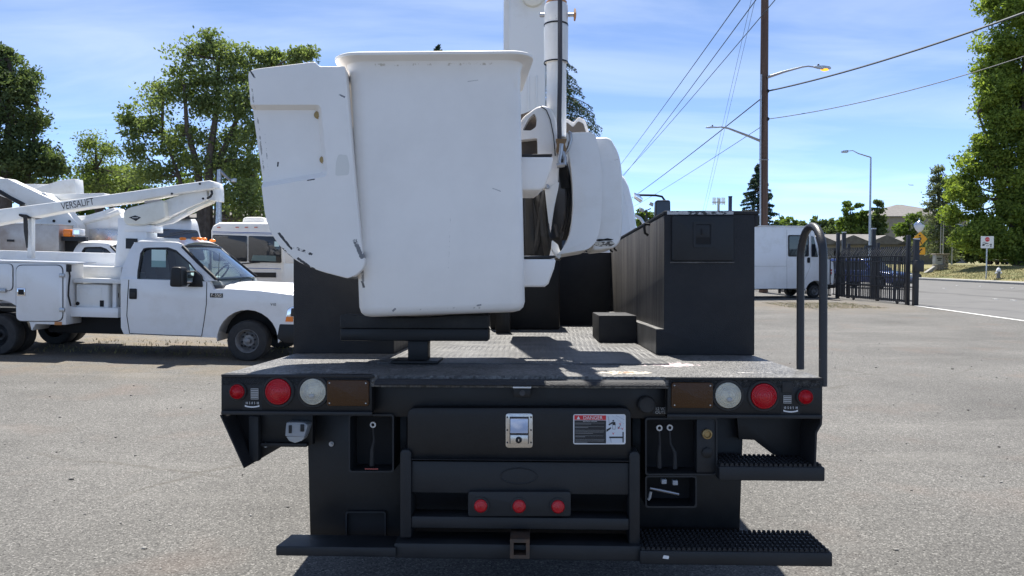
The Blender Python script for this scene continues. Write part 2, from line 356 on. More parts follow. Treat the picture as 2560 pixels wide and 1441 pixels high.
# loose chips of stone on the lot
deb = MB()
for i in range(420):
    x = random.uniform(-6, 8); y = random.uniform(3.2, 15); r = random.uniform(.004, .012)*(1+.6*(random.random() > .9)); z = ground_z(x, y)
    deb.ell((x, y, z+r*.4), (r*random.uniform(.8, 1.6), r*random.uniform(.8, 1.4), r*.6), 6, 4)
stuff(tag(mk('gravel_chips', deb, mat('stone_chip', (.05, .048, .045), .8, col2=(.3, .29, .27), nscale=.8, lo=.45, hi=.6)), 'scattered loose stone chips on the asphalt lot', 'gravel'))

# ================================================================== the black bucket truck
p0 = at(1305, 940, 3.12); ZB = p0.z
MT = Matrix.Translation(p0) @ Matrix.Rotation(-R(1.9), 4, 'Z') @ Matrix.Rotation(-R(1.94), 4, 'X') @ Matrix.Translation((0, 0, -ZB))
FT = Frame(MT)
def T(px, py, y): return FT.pl(px, py, 1, y)
def T2(pts, y): return [(T(a, b, y).x, T(a, b, y).z) for a, b in pts]
def Tbox(m, x0, x1, y0, y1, ya, yb, ref=None):
    a = T(x0, y0, ref if ref is not None else ya); b = T(x1, y1, ref if ref is not None else ya)
    return m.box(min(a.x, b.x), max(a.x, b.x), ya, yb, min(a.z, b.z), max(a.z, b.z))
truck = thing('bucket_truck', 'black flatbed bucket truck seen from behind with white lift bucket on its deck', 'truck', MT)
P = truck
XL = T(552, 935, 0).x; XR = T(2055, 943, 0).x; ZD = ZB
# deck material with bare worn patches
def deck_material():
    m, t, b = nodes('deck_liner'); L = t.links.new
    tcn = N(t, 'ShaderNodeTexCoord'); v = tcn.outputs['Object']
    vo = N(t, 'ShaderNodeTexNoise', Scale=85., Detail=3.); L(v, vo.inputs['Vector'])
    n = N(t, 'ShaderNodeTexNoise', Scale=5., Detail=6.); L(v, n.inputs['Vector'])
    r = N(t, 'ShaderNodeValToRGB'); e = r.color_ramp.elements; e[0].position = .35; e[0].color = (.075, .074, .073, 1); e[1].position = .75; e[1].color = (.16, .155, .147, 1); L(n.outputs[0], r.inputs[0])
    def blob(cx, cy, sx_, sy_, th, ns, seed):
        mpn = N(t, 'ShaderNodeMapping'); mpn.inputs['Location'].default_value = (-cx/sx_, -cy/sy_, 0); mpn.inputs['Scale'].default_value = (1/sx_, 1/sy_, 0); L(v, mpn.inputs[0])
        ln = N(t, 'ShaderNodeVectorMath', operation='LENGTH'); L(mpn.outputs[0], ln.inputs[0])
        mp2 = N(t, 'ShaderNodeMapping'); mp2.inputs['Scale'].default_value = (ns*1.7, ns*.75, ns); mp2.inputs['Location'].default_value = (seed, 0, 0); L(v, mp2.inputs[0])
        nn = N(t, 'ShaderNodeTexNoise', Scale=1., Detail=8., Roughness=.75); L(mp2.outputs[0], nn.inputs['Vector'])
        q = N(t, 'ShaderNodeMath', operation='MULTIPLY'); q.inputs[1].default_value = .55; L(ln.outputs['Value'], q.inputs[0])
        s_ = N(t, 'ShaderNodeMath', operation='SUBTRACT'); L(nn.outputs[0], s_.inputs[0]); L(q.outputs[0], s_.inputs[1])
        k = N(t, 'ShaderNodeMapRange'); k.inputs[1].default_value = th; k.inputs[2].default_value = th+.03; L(s_.outputs[0], k.inputs[0]); return k.outputs[0]
    a = T(1670, 912, 0); 
    def deckpt(px, py): return FT.pl(px, py, 2, ZD)
    w1 = deckpt(1680, 912); w2 = deckpt(1565, 932); w3 = deckpt(1880, 932); w4 = deckpt(1420, 912)
    vs = N(t, 'ShaderNodeTexVoronoi', Scale=95.); L(v, vs.inputs['Vector']); sc_ = N(t, 'ShaderNodeSeparateColor'); L(vs.outputs['Color'], sc_.inputs[0])
    mk_ = N(t, 'ShaderNodeMapRange'); mk_.inputs[3].default_value = .45; mk_.inputs[4].default_value = 1.6; L(sc_.outputs[0], mk_.inputs[0])
    sp_ = N(t, 'ShaderNodeMixRGB', blend_type='MULTIPLY'); sp_.inputs[0].default_value = 1; L(r.outputs[0], sp_.inputs[1]); L(mk_.outputs[0], sp_.inputs[2])
    cur = sp_.outputs[0]
    for (w, sx_, sy_, th, ns, col, seed) in ((w1, .3, .2, .29, 14, (.55, .44, .45), 1), (w2, .24, .15, .28, 13, (.5, .44, .36), 8), (w2, .17, .12, .33, 16, (.3, .17, .09), 5), (w3, .5, .09, .42, 12, (.42, .4, .38), 3), (w4, .4, .08, .45, 12, (.38, .38, .37), 9)):
        mm = N(t, 'ShaderNodeMixRGB'); mm.inputs[2].default_value = c4(col); L(blob(w.x, w.y, sx_, sy_, th, ns, seed), mm.inputs[0]); L(cur, mm.inputs[1]); cur = mm.outputs[0]
    L(cur, b.inputs['Base Color']); b.inputs['Roughness'].default_value = .5; b.inputs['Specular IOR Level'].default_value = .5
    bn = N(t, 'ShaderNodeBump', Strength=.9, Distance=.012); L(vo.outputs[0], bn.inputs['Height']); L(bn.outputs[0], b.inputs['Normal'])
    return m
m_deck = deck_material()
def tread_material():
    m, t, b = nodes('tread_plate'); L = t.links.new
    tcn = N(t, 'ShaderNodeTexCoord'); v = tcn.outputs['Object']
    def lug(rot):
        mpn = N(t, 'ShaderNodeMapping'); mpn.inputs['Rotation'].default_value = (0, 0, rot); mpn.inputs['Scale'].default_value = (22, 55, 1); L(v, mpn.inputs[0])
        vo = N(t, 'ShaderNodeTexVoronoi', Scale=1., Randomness=0.); L(mpn.outputs[0], vo.inputs['Vector'])
        k = N(t, 'ShaderNodeMapRange'); k.inputs[1].default_value = .42; k.inputs[2].default_value = .25; L(vo.outputs['Distance'], k.inputs[0]); return k.outputs[0]
    mxx = N(t, 'ShaderNodeMath', operation='MAXIMUM'); L(lug(.8), mxx.inputs[0]); L(lug(-.8), mxx.inputs[1])
    n = N(t, 'ShaderNodeTexNoise', Scale=6., Detail=6.); L(v, n.inputs['Vector'])
    r = N(t, 'ShaderNodeValToRGB'); e = r.color_ramp.elements; e[0].position = .35; e[0].color = (.06, .06, .061, 1); e[1].position = .75; e[1].color = (.15, .147, .141, 1); L(n.outputs[0], r.inputs[0])
    L(r.outputs[0], b.inputs['Base Color']); b.inputs['Roughness'].default_value = .42; b.inputs['Specular IOR Level'].default_value = .6
    bn = N(t, 'ShaderNodeBump', Strength=.7, Distance=.005); L(mxx.outputs[0], bn.inputs['Height']); L(bn.outputs[0], b.inputs['Normal'])
    return m
m_tread = tread_material()
YB = .985                                        # rear faces of the tool boxes
deck = mk('deck', MB().box(XL, XR, 0.0, 4.3, ZD-.05, ZD), m_deck, P, .006, 2)
BXi = T(1660, 812, YB).x; BXo = T(1885, 800, YB).x
LXo = T(735, 850, YB).x; LXi = T(985, 850, YB).x
mk('tread_plate', MB().box(LXi+.02, BXi-.06, .46, 4.02, ZD+.001, ZD+.006), m_tread, P)
zlb = T(1300, 1037, 0).z                          # bottom of the light panel
# light panels left and right of the recess, recess back plate
m = MB(); Tbox(m, 552, 930, 936, 1036, 0, .05); mk('light_panel', m, m_black, P, .006)
m = MB(); Tbox(m, 1668, 2057, 944, 1045, 0, .05); mk('light_panel', m, m_black, P, .006)
m = MB(); m.box(T(925, 0, 0).x, T(1672, 0, 0).x, .06, .09, T(1300, 1045, .06).z, ZD-.02); mk('recess_plate', m, m_black, P, .004)
m = MB(); m.prism([(.05, ZD-.012), (-.055, ZD-.012-.004), (-.07, ZD-.03), (-.062, ZD-.034), (-.05, ZD-.022), (.05, ZD-.026)], 'x', T(936, 945, -.06).x, T(1664, 945, -.06).x)
mk('deck_lip', m, m_liner, P, .002)
m = MB(); Tbox(m, 552, 935, 936, 946, -.012, .0); mk('deck_edge_trim', m, m_liner, P, .004)
m = MB(); Tbox(m, 1665, 2057, 943, 952, -.012, .0); mk('deck_edge_trim', m, m_liner, P, .004)
m = MB(); Tbox(m, 552, 930, 1028, 1040, -.014, .0); mk('lower_flange', m, m_steelblack, P, .003)
m = MB(); Tbox(m, 1668, 2057, 1036, 1048, -.014, .0); mk('lower_flange', m, m_steelblack, P, .003)
# lamps
def lamp(name, px, py, rpx, mt, bulge=.012, grom=True):
    c = T(px, py, 0); r = abs(T(px+rpx, py, 0).x-c.x)
    o = mk(name, MB().lathe([(r, .002), (r, -.012), (r*.95, -.016), (r*.9, -.0165), (r*.88, -.0145), (r*.8, -.0185), (r*.77, -.017), (r*.66, -.022), (r*.63, -.0205), (r*.5, -.025), (r*.47, -.0235), (r*.3, -.0275), (r*.27, -.026), (.001, -.017-bulge)], (c.x, 0, c.z), (0, 1, 0), 32, True, False), mt, P)
    if grom: mk('grommet', MB().lathe([(r*1.27, .001), (r*1.27, -.004), (r*1.2, -.009), (r*1.06, -.0105), (r*1.0, -.006), (r*1.0, .001)], (c.x, 0, c.z), (0, 1, 0), 32, False, False), m_rubber, o)
    return o
def lamp_label(o, s): o['label'] = s
for px, py in ((595, 979), (2012, 992)): lamp('marker_light', px, py, 18, m_red)
for px, py in ((697, 979), (1908, 990)): lamp('tail_light', px, py, 32, m_red)
for px, py in ((784, 979), (1819, 988)):
    o = lamp('reverse_light', px, py, 32.5, m_clear)
    c = T(px, py+4, 0); mk('bulb', MB().ell((c.x, -.031, c.z-.008), (.012, .006, .009)), m_greyprint, o)
for x0, x1, y0, y1 in ((819, 924, 950, 1014), (1677, 1781, 956, 1019)):
    a = T(x0, y1, 0); b = T(x1, y0, 0)
    o = mk('amber_light', MB().prism(rpoly([(a.x, a.z), (b.x, a.z), (b.x, b.z), (a.x, b.z)], .012), 'y', -.016, .002), m_amberdark, P, .004)
    for qx in (a.x+.012, b.x-.012):
        for qz in (a.z+.012, b.z-.012): mk('screw', MB().lathe([(.0035, 0), (.003, -.002)], (qx, -.016, qz), (0, 1, 0), 8), m_steel, o)
# certification stickers and tilt gauges
def sticker(px, py, w, h, lines, ang=0):
    c = T(px, py, 0); k = abs(T(px+1, py, 0).x-c.x)
    o = mk('sticker', MB().box(c.x-w*k/2, c.x+w*k/2, -.003, -.0005, c.z-h*k/2, c.z+h*k/2), m_greyprint, P)
    for i in range(lines):
        z = c.z+h*k/2-(i+.5)*h*k/lines
        mk('print_line', MB().box(c.x-w*k*.46, c.x+w*k*.46, -.0042, -.0031, z-h*k/lines*.16, z+h*k/lines*.16), m_print_k, o)
    return o
sticker(637, 985, 19, 27, 5); sticker(1968, 999, 20, 20, 4)
def gauge(px, py):
    c = T(px, py, 0); k = abs(T(px+1, py, 0).x-c.x); w = 18*k
    pts = [(c.x-w, c.z+.004), (c.x-w, c.z-.003)]+[(c.x-w+2*w*i/8, c.z-.003-.004*math.sin(math.pi*i/8)) for i in range(1, 8)]+[(c.x+w, c.z-.003), (c.x+w, c.z+.004)]
    pts += [(c.x+w-2*w*i/8, c.z+.002-.004*math.sin(math.pi*i/8)) for i in range(1, 8)]
    o = mk('tilt_gauge', MB().prism(pts, 'y', -.004, -.001), m_print_w, P)
    b = mk('backing_plate', MB().box(c.x-w*1.35, c.x+w*1.35, -.0009, -.0002, c.z-.016, c.z+.022), m_black, o)
    text('lettering', '10  5  0  5  10', .0135, m_print_w, o, (c.x, -.003, c.z+.0115), sx=.72)
gauge(631, 1015); gauge(1976, 1027)
c = T(1968, 968, 0); mk('switch_plate', MB().box(c.x-.021, c.x+.021, -.005, 0, c.z-.022, c.z+.022), m_rubber, P, .002)
c = T(1657, 1026, .06); o = mk('outlet_label', MB().box(c.x-.042, c.x+.042, .055, .06, c.z-.014, c.z+.014), m_black, P)
text('lettering', '12 VOLT', .017, m_greyprint, o, (c.x, .054, c.z+.006)); text('lettering', 'OUTLET', .017, m_greyprint, o, (c.x, .054, c.z-.0085))
c = T(1617, 1012, .05); mk('outlet_cap', MB().lathe([(.036, .01), (.036, -.006), (.03, -.012), (.001, -.013)], (c.x, .05, c.z), (0, 1, 0), 24, True, False), m_rubber, P)
# reversing camera
m = MB(); Tbox(m, 1283, 1327, 971, 994, -.03, .06, ref=-.03); o = mk('reversing_camera', m, m_black, P, .004)
c = T(1306, 983, -.03); mk('camera_lens', MB().lathe([(.012, .004), (.012, -.004), (.008, -.006), (.001, -.004)], (c.x, -.031, c.z), (0, 1, 0), 16), m_interior, o)
m = MB(); Tbox(m, 1282, 1328, 967, 971.5, -.06, .05, ref=-.06); mk('camera_hood', m, m_print_w, o, .002)  # hood coloured white to stand in for its sunlit glint
# centre compartment door
ZP = -.004
pts = rpoly(T2([(1018, 1150), (1578, 1150), (1578, 1020), (1018, 1020)], ZP), [.0, .0, .035, .035])
door = mk('compartment_door', MB().prism(pts, 'y', ZP, .06), m_black, P, .006)
lat = mk('paddle_latch', MB().prism(rpoly(T2([(1264, 1120), (1332, 1120), (1332, 1033), (1264, 1033)], ZP), .014), 'y', ZP-.006, ZP), m_stain, P, .003)
m = MB(); Tbox(m, 1274, 1322, 1042, 1110, ZP-.0066, ZP-.006); mk('latch_recess', m, m_interior, lat)
m = MB(); a = T(1276, 1082, ZP); b = T(1320, 1044, ZP)
m.prism([(ZP-.007, b.z), (ZP-.012, b.z-.004), (ZP-.018, a.z+.02), (ZP-.03, a.z+.004), (ZP-.024, a.z), (ZP-.007, a.z+.01)], 'x', a.x, b.x); mk('paddle', m, m_chrome, lat, .002)
m = MB(); Tbox(m, 1276, 1320, 1088, 1110, ZP-.009, ZP-.0067); mk('lock_plate', m, m_stain, lat, .001)
c = T(1297, 1099, ZP); mk('key_lock', MB().lathe([(.013, 0), (.013, -.006), (.009, -.008), (.007, -.005), (.001, -.005)], (c.x, ZP-.009, c.z), (0, 1, 0), 20), m_steelblack, lat)
mk('key_slot', MB().box(c.x-.0015, c.x+.0015, ZP-.0152, ZP-.0142, c.z-.005, c.z+.005), m_chrome, lat)
for px in (1268.5, 1327.5):
    for py in (1043, 1075, 1106):
        c = T(px, py, ZP); mk('screw', MB().lathe([(.004, 0), (.003, -.002)], (c.x, ZP-.006, c.z), (0, 1, 0), 8), m_interior, lat)
# danger sticker
dz = mk('danger_sticker', MB().prism(rpoly(T2([(1433, 1111), (1564, 1111), (1564, 1036), (1433, 1036)], ZP), .009), 'y', ZP-.002, ZP-.0002), m_print_w, P)
def drect(name, x0, x1, y0, y1, mt, k=1):
    m = MB(); Tbox(m, x0, x1, y0, y1, ZP-.002-.0008*k, ZP-.002-.0008*(k-1)-.0001); return mk(name, m, mt, dz)
drect('black_field', 1436, 1515, 1051, 1109, m_print_k); drect('red_header', 1436, 1515, 1038.5, 1050.5, m_print_r); drect('picture_field', 1515.5, 1561, 1038.5, 1108, m_plug if False else mat('pale_print', (.62, .66, .72), .5))
c = T(1482, 1044.5, ZP); text('lettering', 'DANGER', .0195, m_print_w, dz, (c.x, ZP-.0036, c.z-.0006))
c = T(1446, 1044.5, ZP); mk('warning_triangle', MB().prism([(c.x-.007, c.z-.006), (c.x+.007, c.z-.006), (c.x, c.z+.007)], 'y', ZP-.0036, ZP-.003), m_print_w, dz)
c = T(1475, 1053.5, ZP); text('lettering', 'ELECTRICAL HAZARDS', .0055, m_print_w, dz, (c.x, ZP-.0036, c.z))
for row in (1058, 1060.5, 1067, 1069.5, 1076, 1078.5, 1081, 1084, 1090, 1092.5, 1099, 1101, 1103.5, 1106):
    drect('print_line', 1438, 1513-random.uniform(0, 6) if row not in (1060.5, 1069.5, 1084, 1092.5, 1106) else 1438+random.uniform(20, 50), row-.45, row+.45, m_greyprint, 2)
def dpoly(name, pts, mt=m_print_k): return mk(name, MB().prism(T2(pts, ZP), 'y', ZP-.0036, ZP-.003), mt, dz)
dpoly('pictogram', [(1523, 1091.5), (1556, 1091.5), (1556, 1080), (1559, 1080), (1559, 1106), (1556, 1106), (1556, 1095.5), (1523, 1095.5)])
dpoly('pictogram', [(1516, 1074), (1527, 1068), (1527, 1072), (1516, 1080)])
dpoly('pictogram', [(1521, 1061), (1530, 1055), (1538, 1055), (1539, 1063), (1531, 1063), (1531, 1059), (1522, 1064)])
c = T(1533, 1052, ZP); mk('pictogram', MB().lathe([(.0035, 0), (.0035, -.0005)], (c.x, ZP-.0031, c.z), (0, 1, 0), 12), m_print_k, dz)
for a_, b_ in (((1531, 1063), (1531, 1073)), ((1538, 1063), (1538, 1073)), ((1531, 1073), (1538, 1073)), ((1520, 1041), (1524, 1062)), ((1530, 1039), (1560, 1060)), ((1540, 1039), (1561, 1050)), ((1526, 1095), (1528, 1107)), ((1542, 1066), (1556, 1074)), ((1544, 1072), (1552, 1062))):
    dpoly('pictogram', [(a_[0]-.3, a_[1]-.3), (b_[0]-.3, b_[1]-.3), (b_[0]+.3, b_[1]+.3), (a_[0]+.3, a_[1]+.3)])
for x_, y_ in ((1550, 1060), (1533, 1084), (1556, 1072), (1547, 1070)):
    dpoly('spark', [(x_-3, y_-3), (x_, y_+3), (x_+3, y_-4), (x_+.5, y_)], m_print_r)
# hitch plate under the door
ZH = -.02
m = MB(); m.prism(rpoly(T2([(1000, 1345), (1028, 1345), (1028, 1125), (1000, 1125)], ZH), [0, 0, .02, .02]), 'y', ZH, .1); mk('hitch_upright', m, m_steelblack, P, .005)
m = MB(); m.prism(rpoly(T2([(1573, 1362), (1600, 1362), (1600, 1130), (1573, 1130)], ZH), [0, 0, .02, .02]), 'y', ZH, .1); mk('hitch_upright', m, m_steelblack, P, .005)
m = MB(); Tbox(m, 1028, 1573, 1153, 1238, ZH+.012, .06); hp = mk('hitch_plate', m, m_steelblack, P, .005)
c = T(1297, 1190, ZH+.012); pts = [(c.x+.075*math.cos(a), c.z+.032*math.sin(a)) for a in [2*math.pi*i/28 for i in range(28)]]
mk('oval_emboss', MB().tube([(x, ZH+.012, z) for x, z in pts]+[(pts[0][0], ZH+.012, pts[0][1])], .003, 6), m_steelblack, hp)
m = MB(); Tbox(m, 1028, 1573, 1148, 1155, ZH-.01, .04); mk('hinge_strip', m, m_black, P, .002)
m = MB(); m.prism(rpoly(T2([(1170, 1292), (1427, 1292), (1427, 1230), (1170, 1230)], ZH-.012), .012), 'y', ZH-.012, .0); lp = mk('light_bar_plate', m, m_steelblack, P, .004)
for px, py in ((1202, 1264), (1298, 1265), (1395, 1266)):
    c = T(px, py, ZH-.012); r = .0265
    o = mk('marker_light', MB().lathe([(r, .0), (r, -.01), (r*.8, -.016), (.001, -.02)], (c.x, ZH-.012, c.z), (0, 1, 0), 28, True, False), m_red, P)
    mk('grommet', MB().lathe([(r*1.3, 0), (r*1.3, -.005), (r*1.05, -.007), (r, 0)], (c.x, ZH-.012, c.z), (0, 1, 0), 28, False, False), m_rubber, o)
m = MB(); Tbox(m, 1028, 1573, 1291, 1327, ZH+.004, .09); mk('hitch_crossbar', m, m_steelblack, P, .006)
m = MB(); Tbox(m, 1012, 1590, 1225, 1372, .3, .34, ref=.12); mk('chassis_back', m, m_hole, P)
m = MB(); Tbox(m, 985, 1610, 1358, 1405, ZH-.02, .12); mk('bumper_beam', m, m_steelblack, P, .008)
a = T(1275, 1397, -.1); b = T(1324, 1349, -.1)
rc = mk('receiver_tube', ring_panel([(a.x, -.1, a.z), (b.x, -.1, a.z), (b.x, -.1, b.z), (a.x, -.1, b.z)], [(a.x+.014, -.1, a.z+.014), (b.x-.014, -.1, a.z+.014), (b.x-.014, -.1, b.z-.014), (a.x+.014, -.1, b.z-.014)], (0, .3, 0), 8), mat('rusty_receiver', (.05, .038, .03), .6, col2=(.1, .055, .03), nscale=20), P)
# rear wall panels (left with recess frames, right with cubbies)
YW = .22
def wall_panel(x0t, x1t, x0b, x1b, y0, y1):
    return MB().prism(T2([(x0b, y1), (x1b, y1), (x1t, y0), (x0t, y0)], YW), 'y', YW, YW+.04)
wl = mk('rear_panel', wall_panel(767, 1018, 776, 1018, 1030, 1375), m_black, P, .004)
wr = mk('rear_panel', wall_panel(1580, 1859, 1580, 1848, 1040, 1375), m_black, P, .004)
def cubby(x0, x1, y0, y1, y, depth=.12, cutobj=None, name='cubby'):
    pts = rpoly(T2([(x0, y1), (x1, y1), (x1, y0), (x0, y0)], y), .012, 3)
    inn = rpoly(T2([(x0+4, y1-4), (x1-4, y1-4), (x1-4, y0+4), (x0+4, y0+4)], y), .01, 3)
    fr = mk(name, ring_panel([(p[0], y-.012, p[1]) for p in pts], [(p[0], y-.012, p[1]) for p in inn], (0, depth, 0), 16), m_steelblack, P)
    mb_ = MB().prism(pts, 'y', y-.012+depth, y+.01+depth); mk('back', mb_, m_hole, fr); return fr
CY = .06
cl = cubby(873, 986, 1035, 1180, CY); cr_ = cubby(1612, 1792, 1044, 1187, CY); cr2 = cubby(1612, 1741, 1188, 1268, CY)
lo = cubby(865, 966, 1277, 1346, YW-.01, .02, name='recess_frame')
def tool(pts, rads, mt, nm): return mk(nm, MB().tube([T(a, b, CY+.03) for a, b in pts], rads, 8), mt, P)
for (x, y, xe, ye, mt) in ((933, 1062, 930, 1165, m_rubber), (1648, 1070, 1648, 1170, m_rubber), (1674, 1069, 1687, 1172, m_steelblack)):
    c = T(x, y, CY+.03); o = mk('tie_down_bar', MB().tube([T(x, y+8, CY+.03), T(x+2, y+40, CY+.03), T(xe, ye-40, CY+.03), T(xe, ye, CY+.03)], [.005, .005, .008, .011], 8), mt, P)
    mk('eye', MB().lathe([(.013, -.006), (.013, .006), (.007, .006), (.007, -.006), (.013, -.006)], (c.x, c.y, c.z), (0, 1, 0), 14, False, False), m_steel, o)
c = T(1767, 1085, CY-.012); o = mk('air_fitting', MB().lathe([(.02, .02), (.02, -.012), (.015, -.014), (.012, -.004), (.001, -.004)], (c.x, c.y, c.z), (0, 1, 0), 18), m_brass, P)
m = MB(); Tbox(m, 1742, 1790, 1048, 1183, CY-.006, CY+.06); mk('cubby_side_plate', m, m_steelblack, P, .003)
c = T(1767, 1132, CY-.006); mk('knob', MB().lathe([(.022, 0), (.022, -.01), (.012, -.014)], (c.x, c.y, c.z), (0, 1, 0), 8), m_black, P)
for x, y in ((1660, 1205), (1688, 1208)):
    m = MB(); Tbox(m, x-6, x+7, y-6, y+6, CY, CY+.03); mk('clip', m, m_plug, P, .003)
mk('lever', MB().tube([T(1625, 1221, CY+.02), T(1650, 1226, CY+.02), T(1697, 1236, CY+.02)], [.005, .007, .006], 8), m_steel, P)
mk('chain_end', MB().tube([T(1627, 1230, CY+.02), T(1624, 1245, CY+.02), T(1620, 1250, CY+.02)], .006, 6), m_greyprint, P)
m = MB(); Tbox(m, 912, 945, 1171.5, 1174.5, CY-.016, CY-.012); mk('red_strip', m, mat('faded_red', (.3, .06, .05), .6), P)
# trailer plug and bolts
a = T(716, 1093, .12); b = T(775, 1054, .12)
pl = mk('trailer_plug', MB().prism(rpoly(T2([(718, 1088), (766, 1090), (775, 1060), (768, 1056), (762, 1053), (722, 1053), (720, 1062)], .1), .006), 'y', .07, .16), m_plug, P, .006)
mk('plug_cap', MB().prism(rpoly(T2([(720, 1089), (766, 1090), (760, 1099), (742, 1105), (728, 1100)], .1), .004), 'y', .075, .15), m_greyprint, pl, .003)
m = MB(); Tbox(m, 728, 735, 1060, 1080, .064, .072, ref=.1); mk('plug_slot', m, m_steelblack, pl, .002)
m = MB(); Tbox(m, 757, 766, 1058, 1076, .064, .072, ref=.1); mk('plug_slot', m, m_steelblack, pl, .002)
for px, py, y in ((665, 1112, .12), (829, 1110, YW)):
    c = T(px, py, y); mk('bolt', MB().lathe([(.011, 0), (.011, -.006), (.006, -.006), (.006, -.016), (.001, -.016)], (c.x, c.y, c.z), (0, 1, 0), 12), m_steel, P)
# corner gussets
m = MB(); m.prism(T2([(553, 1030), (551, 1040), (613, 1170), (704, 1117), (766, 1114), (780, 1114), (780, 1030)], .12), 'y', .13, .17); mk('corner_gusset', m, m_black, P, .003)
m = MB(); Tbox(m, 628, 652, 1040, 1150, .09, .13, ref=.12); mk('gusset_brace', m, m_steelblack, P, .003)
m = MB(); Tbox(m, 655, 770, 1106, 1116, .1, .13, ref=.12); mk('gusset_brace', m, m_black, P, .002)
m = MB(); m.prism(T2([(558, 1036), (615, 1164), (614, 1169), (554, 1036)], .02), 'y', .0, .13); mk('gusset_flange', m, m_liner, P)
pts = T2([(2054, 1045), (2052, 1062), (2040, 1082), (2038, 1170), (1985, 1160), (1936, 1139), (1889, 1103), (1850, 1101), (1845, 1040)], .15); mk('corner_gusset', MB().prism(pts, 'y', .17, .2), m_black, P, .003)
pts = T2([(2056, 1045), (2055, 1062), (2043, 1083), (2040, 1165), (2036, 1165), (2038, 1082), (2050, 1061), (2051, 1045)], .0); mk('corner_flange', MB().prism(pts, 'y', .0, .17), m_liner, P)
# steps with saw-tooth treads
def step(x0, x1, yf0, yf1, ya, yb, skew=0, name='step', x0b=None):
    a = T(x0, yf1, ya); b = T(x1, yf0, ya)
    m = MB(); m.box(a.x, b.x, ya, yb, a.z, b.z)
    o = mk(name, m, m_steelblack, P, .006)
    t = MB(); nx = int((b.x-a.x)/.02)
    for j in range(7):
        y = ya+.012+(yb-ya-.024)*j/6
        pts = []
        for i in range(nx):
            x = a.x+.006+(b.x-a.x-.012)*i/nx; w = (b.x-a.x-.012)/nx
            pts += [(x, b.z+.001), (x+w*.15, b.z+.012), (x+w*.6, b.z+.012), (x+w*.75, b.z+.001)]
        pts += [(b.x-.006, b.z-.002), (a.x+.006, b.z-.002)]
        t.prism(pts, 'y', y-.006, y+.006)
    mk('serrated_tread', t, m_liner, o); return o
step(1798, 2063, 1169, 1202, -.0, .19)
st = step(1600, 2082, 1383, 1412, -.06, .19)
c = T(1664, 1393, -.0605); mk('paint_chip', MB().prism(rpoly([(c.x-.012, c.z-.006), (c.x+.012, c.z-.008), (c.x+.014, c.z+.004), (c.x-.008, c.z+.007)], .003), 'y', -.0612, -.0601), m_print_w, st)
m = MB(); pts = [(-.055, T(800, 1393, -.06).z), (-.055, T(800, 1368, -.06).z), (.1, T(800, 1344, .1).z), (.14, T(800, 1344, .1).z), (.14, T(800, 1393, -.06).z)]
m.prism(pts, 'x', T(690, 1380, -.05).x, T(990, 1380, -.05).x); mk('rear_bumper', m, m_steelblack, P, .006)
# grab handle
g0 = T(2044, 940, .03); g1 = FT.pl(1995, 918, 2, ZD); xg = (g0.x+g1.x)/2; ya, yb = .03, .30
zt = T(2020, 566, .16).z; r_ = .14; path = [(xg, ya, ZD-.04), (xg, ya, (ZD+zt)/2), (xg, ya, zt-.135)]
for i in range(1, 13): a = math.pi*i/12; path.append((xg, .165-.135*math.cos(a), zt-.135+.135*math.sin(a)))
path += [(xg, yb, (ZD+zt)/2), (xg, yb, ZD)]
m_rail = mat('chipped_black_rail', (.02, .021, .025), .45, bump=.3, bscale=200, scuff=[((.3, .3, .31), (45, 30, 16), .655)])
mk('grab_handle', MB().tube(path, .0165, 16), m_rail, P, angle=60)
# tool boxes
ZT = T(1750, 528, YB).z; L7 = 4.05
def toolbox(xa, xb, inner_right):
    o = mk('tool_box', MB().box(xa, xb, YB, L7, ZD, ZT-.02), m_linerside, P, .006)
    return o
tb = toolbox(BXi, BXo, False); tbl = toolbox(LXo, LXi, True)
zs = T(1650, 823, YB).z
m = MB(); m.box(T(1640, 850, YB).x, BXo+.001, YB-.006, YB-.001, ZD+.001, ZT-.021); 
pts = rpoly([(T(1640, 850, YB).x, ZD+.001), (BXo+.001, ZD+.001), (BXo+.001, ZT-.02), (BXi-.001, ZT-.02), (BXi-.001, zs), (T(1640, 850, YB).x, zs)], [0, 0, 0, 0, 0, .012])
mk('box_end_panel', MB().prism(pts, 'y', YB-.006, YB-.001), m_liner, P, .002)
mk('kick_strip', MB().box(T(1640, 850, YB).x, BXi-.001, YB, L7, ZD+.004, zs), m_tread, P)
mk('box_end_panel', MB().box(LXo-.001, LXi+.001, YB-.006, YB-.001, ZD+.001, ZT-.02), m_liner, P, .002)
lid = mk('box_lid', MB().box(BXi-.004, T(1897, 540, YB).x, YB-.008, L7, ZT-.019, ZT), m_liner, P, .004)
mk('box_side_flange', MB().box(BXo+.002, T(1896, 540, YB).x, YB, L7, T(1890, 566, YB).z, ZT-.02), m_liner, P, .003)
m = MB(); Tbox(m, 1668, 1834, 527.5, 536.5, YB-.012, YB-.0085); mk('worn_edge_strip', m, mat('chipped_edge', (.5, .5, .5), .5, scuff=[((.03, .03, .03), (30, 30, 60), .52), ((.25, .16, .06), (12, 12, 30), .66)]), P)
dr = mk('box_door', MB().prism(rpoly(T2([(1678, 653), (1832, 653), (1832, 541), (1678, 541)], YB), .012), 'y', YB-.022, YB-.006), m_steelblack, P, .006)
fr = mk('door_latch', ring_panel([(x, YB-.026, z) for x, z in rpoly(T2([(1731, 620), (1782, 620), (1782, 555), (1731, 555)], YB), .012)], [(x, YB-.026, z) for x, z in rpoly(T2([(1737, 612), (1775, 612), (1775, 562), (1737, 562)], YB), .006)], (0, .006, 0), 16), m_steelblack, P)
m = MB(); Tbox(m, 1737, 1775, 562, 612, YB-.024, YB-.021); mk('latch_pan', m, m_hole, fr)
